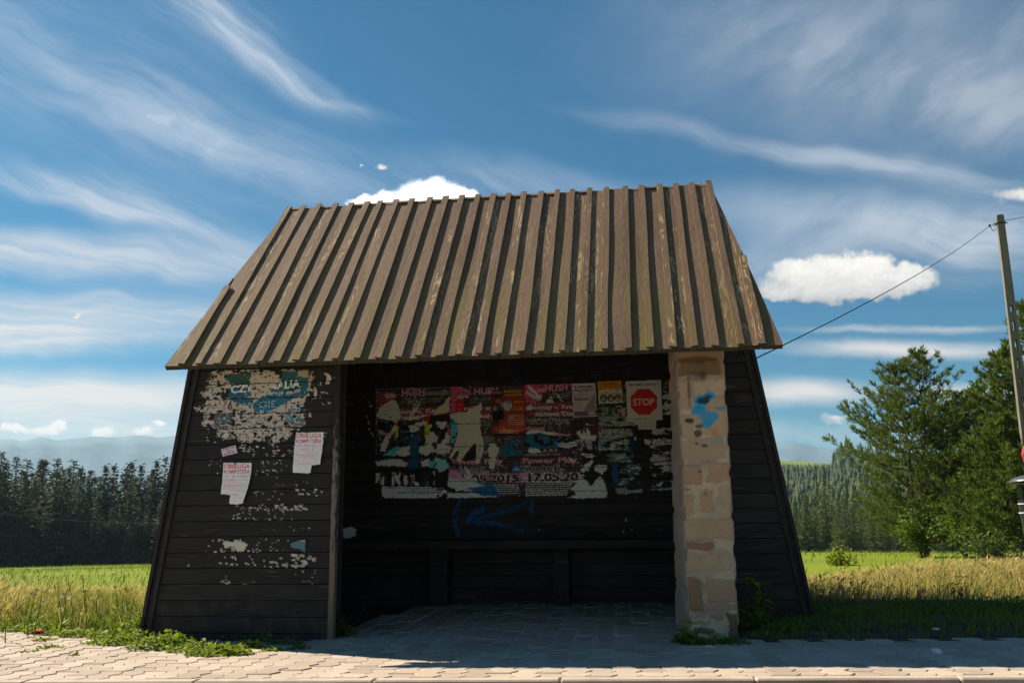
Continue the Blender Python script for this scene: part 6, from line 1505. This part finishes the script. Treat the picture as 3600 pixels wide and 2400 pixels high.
# hooded litter bin at the right edge
q = at_d(3676, 1880, 9.0); bx, by = q[0], q[1]; bz = mz(bx, by); bin_ = empty('litter_bin', (bx, by, 0))
zb0, zb1, zcap = at_d(3640, 1888, 9)[2], at_d(3640, 1755, 9)[2], at_d(3640, 1695, 9)[2]
def lathe(mb, prof, n=24, m=0):
    for (r0, z0), (r1, z1) in zip(prof[:-1], prof[1:]):
        for k in range(n):
            a, b_ = 2*math.pi*k/n, 2*math.pi*(k+1)/n
            mb.face([(r0*math.cos(a), r0*math.sin(a), z0), (r0*math.cos(b_), r0*math.sin(b_), z0), (r1*math.cos(b_), r1*math.sin(b_), z1), (r1*math.cos(a), r1*math.sin(a), z1)], m)
b = MB(); lathe(b, [(.001, zb0), (.16, zb0), (.178, zb1), (.165, zb1), (.15, zb0+.02), (.001, zb0+.02)]); b.build('body', M['black'], bin_, smooth=False, weld=True)
b = MB()
for zz in (zb1-.035, zb1-.11): lathe(b, [(.178, zz-.005), (.1805, zz-.005), (.1805, zz+.005), (.178, zz+.005)])
b.build('rim_band', M['ltrim'], bin_)
b = MB(); lathe(b, [(.001, zcap-.02), (.18, zcap-.012), (.232, zcap), (.232, zcap+.012), (.18, zcap+.045), (.08, zcap+.07), (.001, zcap+.075)]); b.build('hood', M['steel'], bin_, smooth=True, weld=True)
b = MB()
for a in (.9, 2.5, 4.6): b.tube([(.15*math.cos(a), .15*math.sin(a), zb1-.04), (.15*math.cos(a), .15*math.sin(a), zcap)], .009, 6)
b.tube([(0, 0, bz-.1), (0, 0, zb0+.03)], .03, 10); b.build('post', M['black'], bin_)
b = MB(); lathe(b, [(.001, zcap+.076), (.04, zcap+.077), (.04, zcap+.15), (.095, zcap+.17), (.11, zcap+.24), (.09, zcap+.31), (.001, zcap+.33)]); b.build('top_knob', M['red'], bin_, smooth=True)
tag(bin_, 'black hooded litter bin with red top in front of the pole', 'litter bin')
# litter
def scrap(name, px, py, size, label, mat='white', seed=0, grp=None, cat='litter', zoff=0.0, flat=.45):
    p = at_g(px, py); g = np.random.default_rng(seed); bm = bmesh.new(); bmesh.ops.create_icosphere(bm, subdivisions=2, radius=1)
    for v in bm.verts:
        n = mnoise.noise(v.co*1.7+Vector((seed*3.1, 0, 0))); v.co = v.co*(1+.7*n); v.co.z = v.co.z*flat; v.co *= size
    me = bpy.data.meshes.new(name); bm.to_mesh(me); bm.free(); me.materials.append(M[mat]); o = bpy.data.objects.new(name, me); col.objects.link(o)
    zz = min(v.co.z for v in me.vertices); o.location = (p[0], p[1], sz_(p[0], p[1])+.012-zz+zoff-.004); o.rotation_euler = (0, 0, seed); tag(o, label, cat, grp); return o
scrap('crumpled_paper', 3292, 2292, .032, 'crumpled white paper lying on the shaded pavers, right end', seed=1)
scrap('crumpled_paper', 1583, 2119, .035, 'crumpled white paper under the bench against the back wall', seed=2)
scrap('paper_scrap', 1523, 2120, .020, 'small pale scrap left of the crumpled paper under the bench', seed=3)
scrap('paper_scrap', 2372, 2115, .022, 'pale blue scrap in the far corner behind the stone pillar', 'teal', seed=4)
scrap('paper_scrap', 3290, 2226, .022, 'pale scrap in the shaded weeds right of the shelter', seed=5)
scrap('paper_scrap', 1720, 2122, .035, 'flat pale scrap in the middle of the back wall foot', seed=6, flat=.15)
scrap('stone', 476, 2184, .06, 'pinkish stone lying in the weeds at the left corner of the shelter', 'kerb', seed=7, cat='stone', flat=.4)
scrap('red_wrapper', 140, 2226, .05, 'crumpled red wrapper in the weeds at the far left', 'red', seed=8)
scrap('brown_leaf', 1338, 2135, .022, 'brownish leaf on the pavers inside the opening, left', 'soil', seed=9, flat=.2)
GL = 'tiny white bits of litter on the pavers'
for i, (px, py) in enumerate(((1278, 2137), (1280, 2266), (1372, 2162), (1818, 2162), (1955, 2218), (2060, 2175), (310, 2347), (2925, 2280), (3000, 2245), (3385, 2246), (2330, 2112), (1555, 2122))): scrap('paper_bit', px, py, .010 if i != 1 else .016, 'tiny white bit of litter on the pavers', seed=20+i, grp=GL, flat=.3)
# a dead stick under the bench
b = MB(); p0, p1 = at_g(1600, 2152), at_g(1690, 2146); b.tube([(p0[0], p0[1], gz(p0[0], p0[1])+.008), ((p0[0]+p1[0])/2, p0[1]+.02, gz(p0[0], p0[1])+.014), (p1[0], p1[1], gz(p1[0], p1[1])+.008)], [.006, .005, .003], 5)
tag(b.build('dry_stick', M['bark']), 'thin dry stick lying on the pavers in front of the bench', 'stick')
# mountains far to the left
MD = 3000.0
V, F = [], []; na = 170; rings = 14
prof = {-400: 1568, 0: 1543, 40: 1538, 75: 1549, 100: 1545, 125: 1534, 160: 1534, 195: 1546, 240: 1540, 290: 1535, 335: 1530, 370: 1536, 410: 1534, 440: 1531, 470: 1529, 505: 1527, 535: 1533, 560: 1537, 600: 1530, 640: 1528, 720: 1530, 900: 1545, 1300: 1600, 2000: 1640, 2500: 1575, 2680: 1556, 2780: 1548, 2860: 1568, 3000: 1590, 3400: 1600, 4200: 1600}
kx = sorted(prof); crest = lambda px: np.interp(px, kx, [prof[k] for k in kx])
for i in range(na):
    px = -600+(4400+600)*i/(na-1); c = at_d(px, crest(px)+2.5*mnoise.noise((px*.05, 0, 0)), MD)
    o = np.array([c[0]-CAM[0], c[1]-CAM[1]])/MD; H = c[2]
    for j in range(rings):
        f = j/(rings-1); d = MD+1100*(f-.62) if f < .62 else MD+1500*(f-.62); s_ = 1-abs(f-.62)/(.62 if f < .62 else .38)
        z = -45+(H+45)*s_**.9+ (0 if j in (0, rings-1) else 26*mnoise.noise((px*.02, f*5, 2))*(1-s_)*s_*2)
        V.append((CAM[0]+o[0]*d, CAM[1]+o[1]*d, z))
I, J = np.meshgrid(np.arange(na-1), np.arange(rings-1), indexing='ij')
F = np.stack([I*rings+J, (I+1)*rings+J, (I+1)*rings+J+1, I*rings+J+1], -1).reshape(-1, 4)
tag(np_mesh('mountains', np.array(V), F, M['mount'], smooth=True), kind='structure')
# air
hb = MB(); hb.box(-3900, -3100, -70, 3900, 3900, 345)
hm = bpy.data.materials.new('hazy_air'); hm.use_nodes = True; nt = hm.node_tree
for n in list(nt.nodes):
    if n.type == 'BSDF_PRINCIPLED': nt.nodes.remove(n)
pvn = nt.nodes.new('ShaderNodeVolumePrincipled'); pvn.inputs['Color'].default_value = (.50, .78, 1.0, 1); pvn.inputs['Density'].default_value = HAZE = 1.4e-4; pvn.inputs['Anisotropy'].default_value = .2
nt.links.new(pvn.outputs[0], [n for n in nt.nodes if n.type == 'OUTPUT_MATERIAL'][0].inputs['Volume'])
hm.cycles.homogeneous_volume = True
hz_o = hb.build('haze', hm); tag(hz_o, kind='stuff')
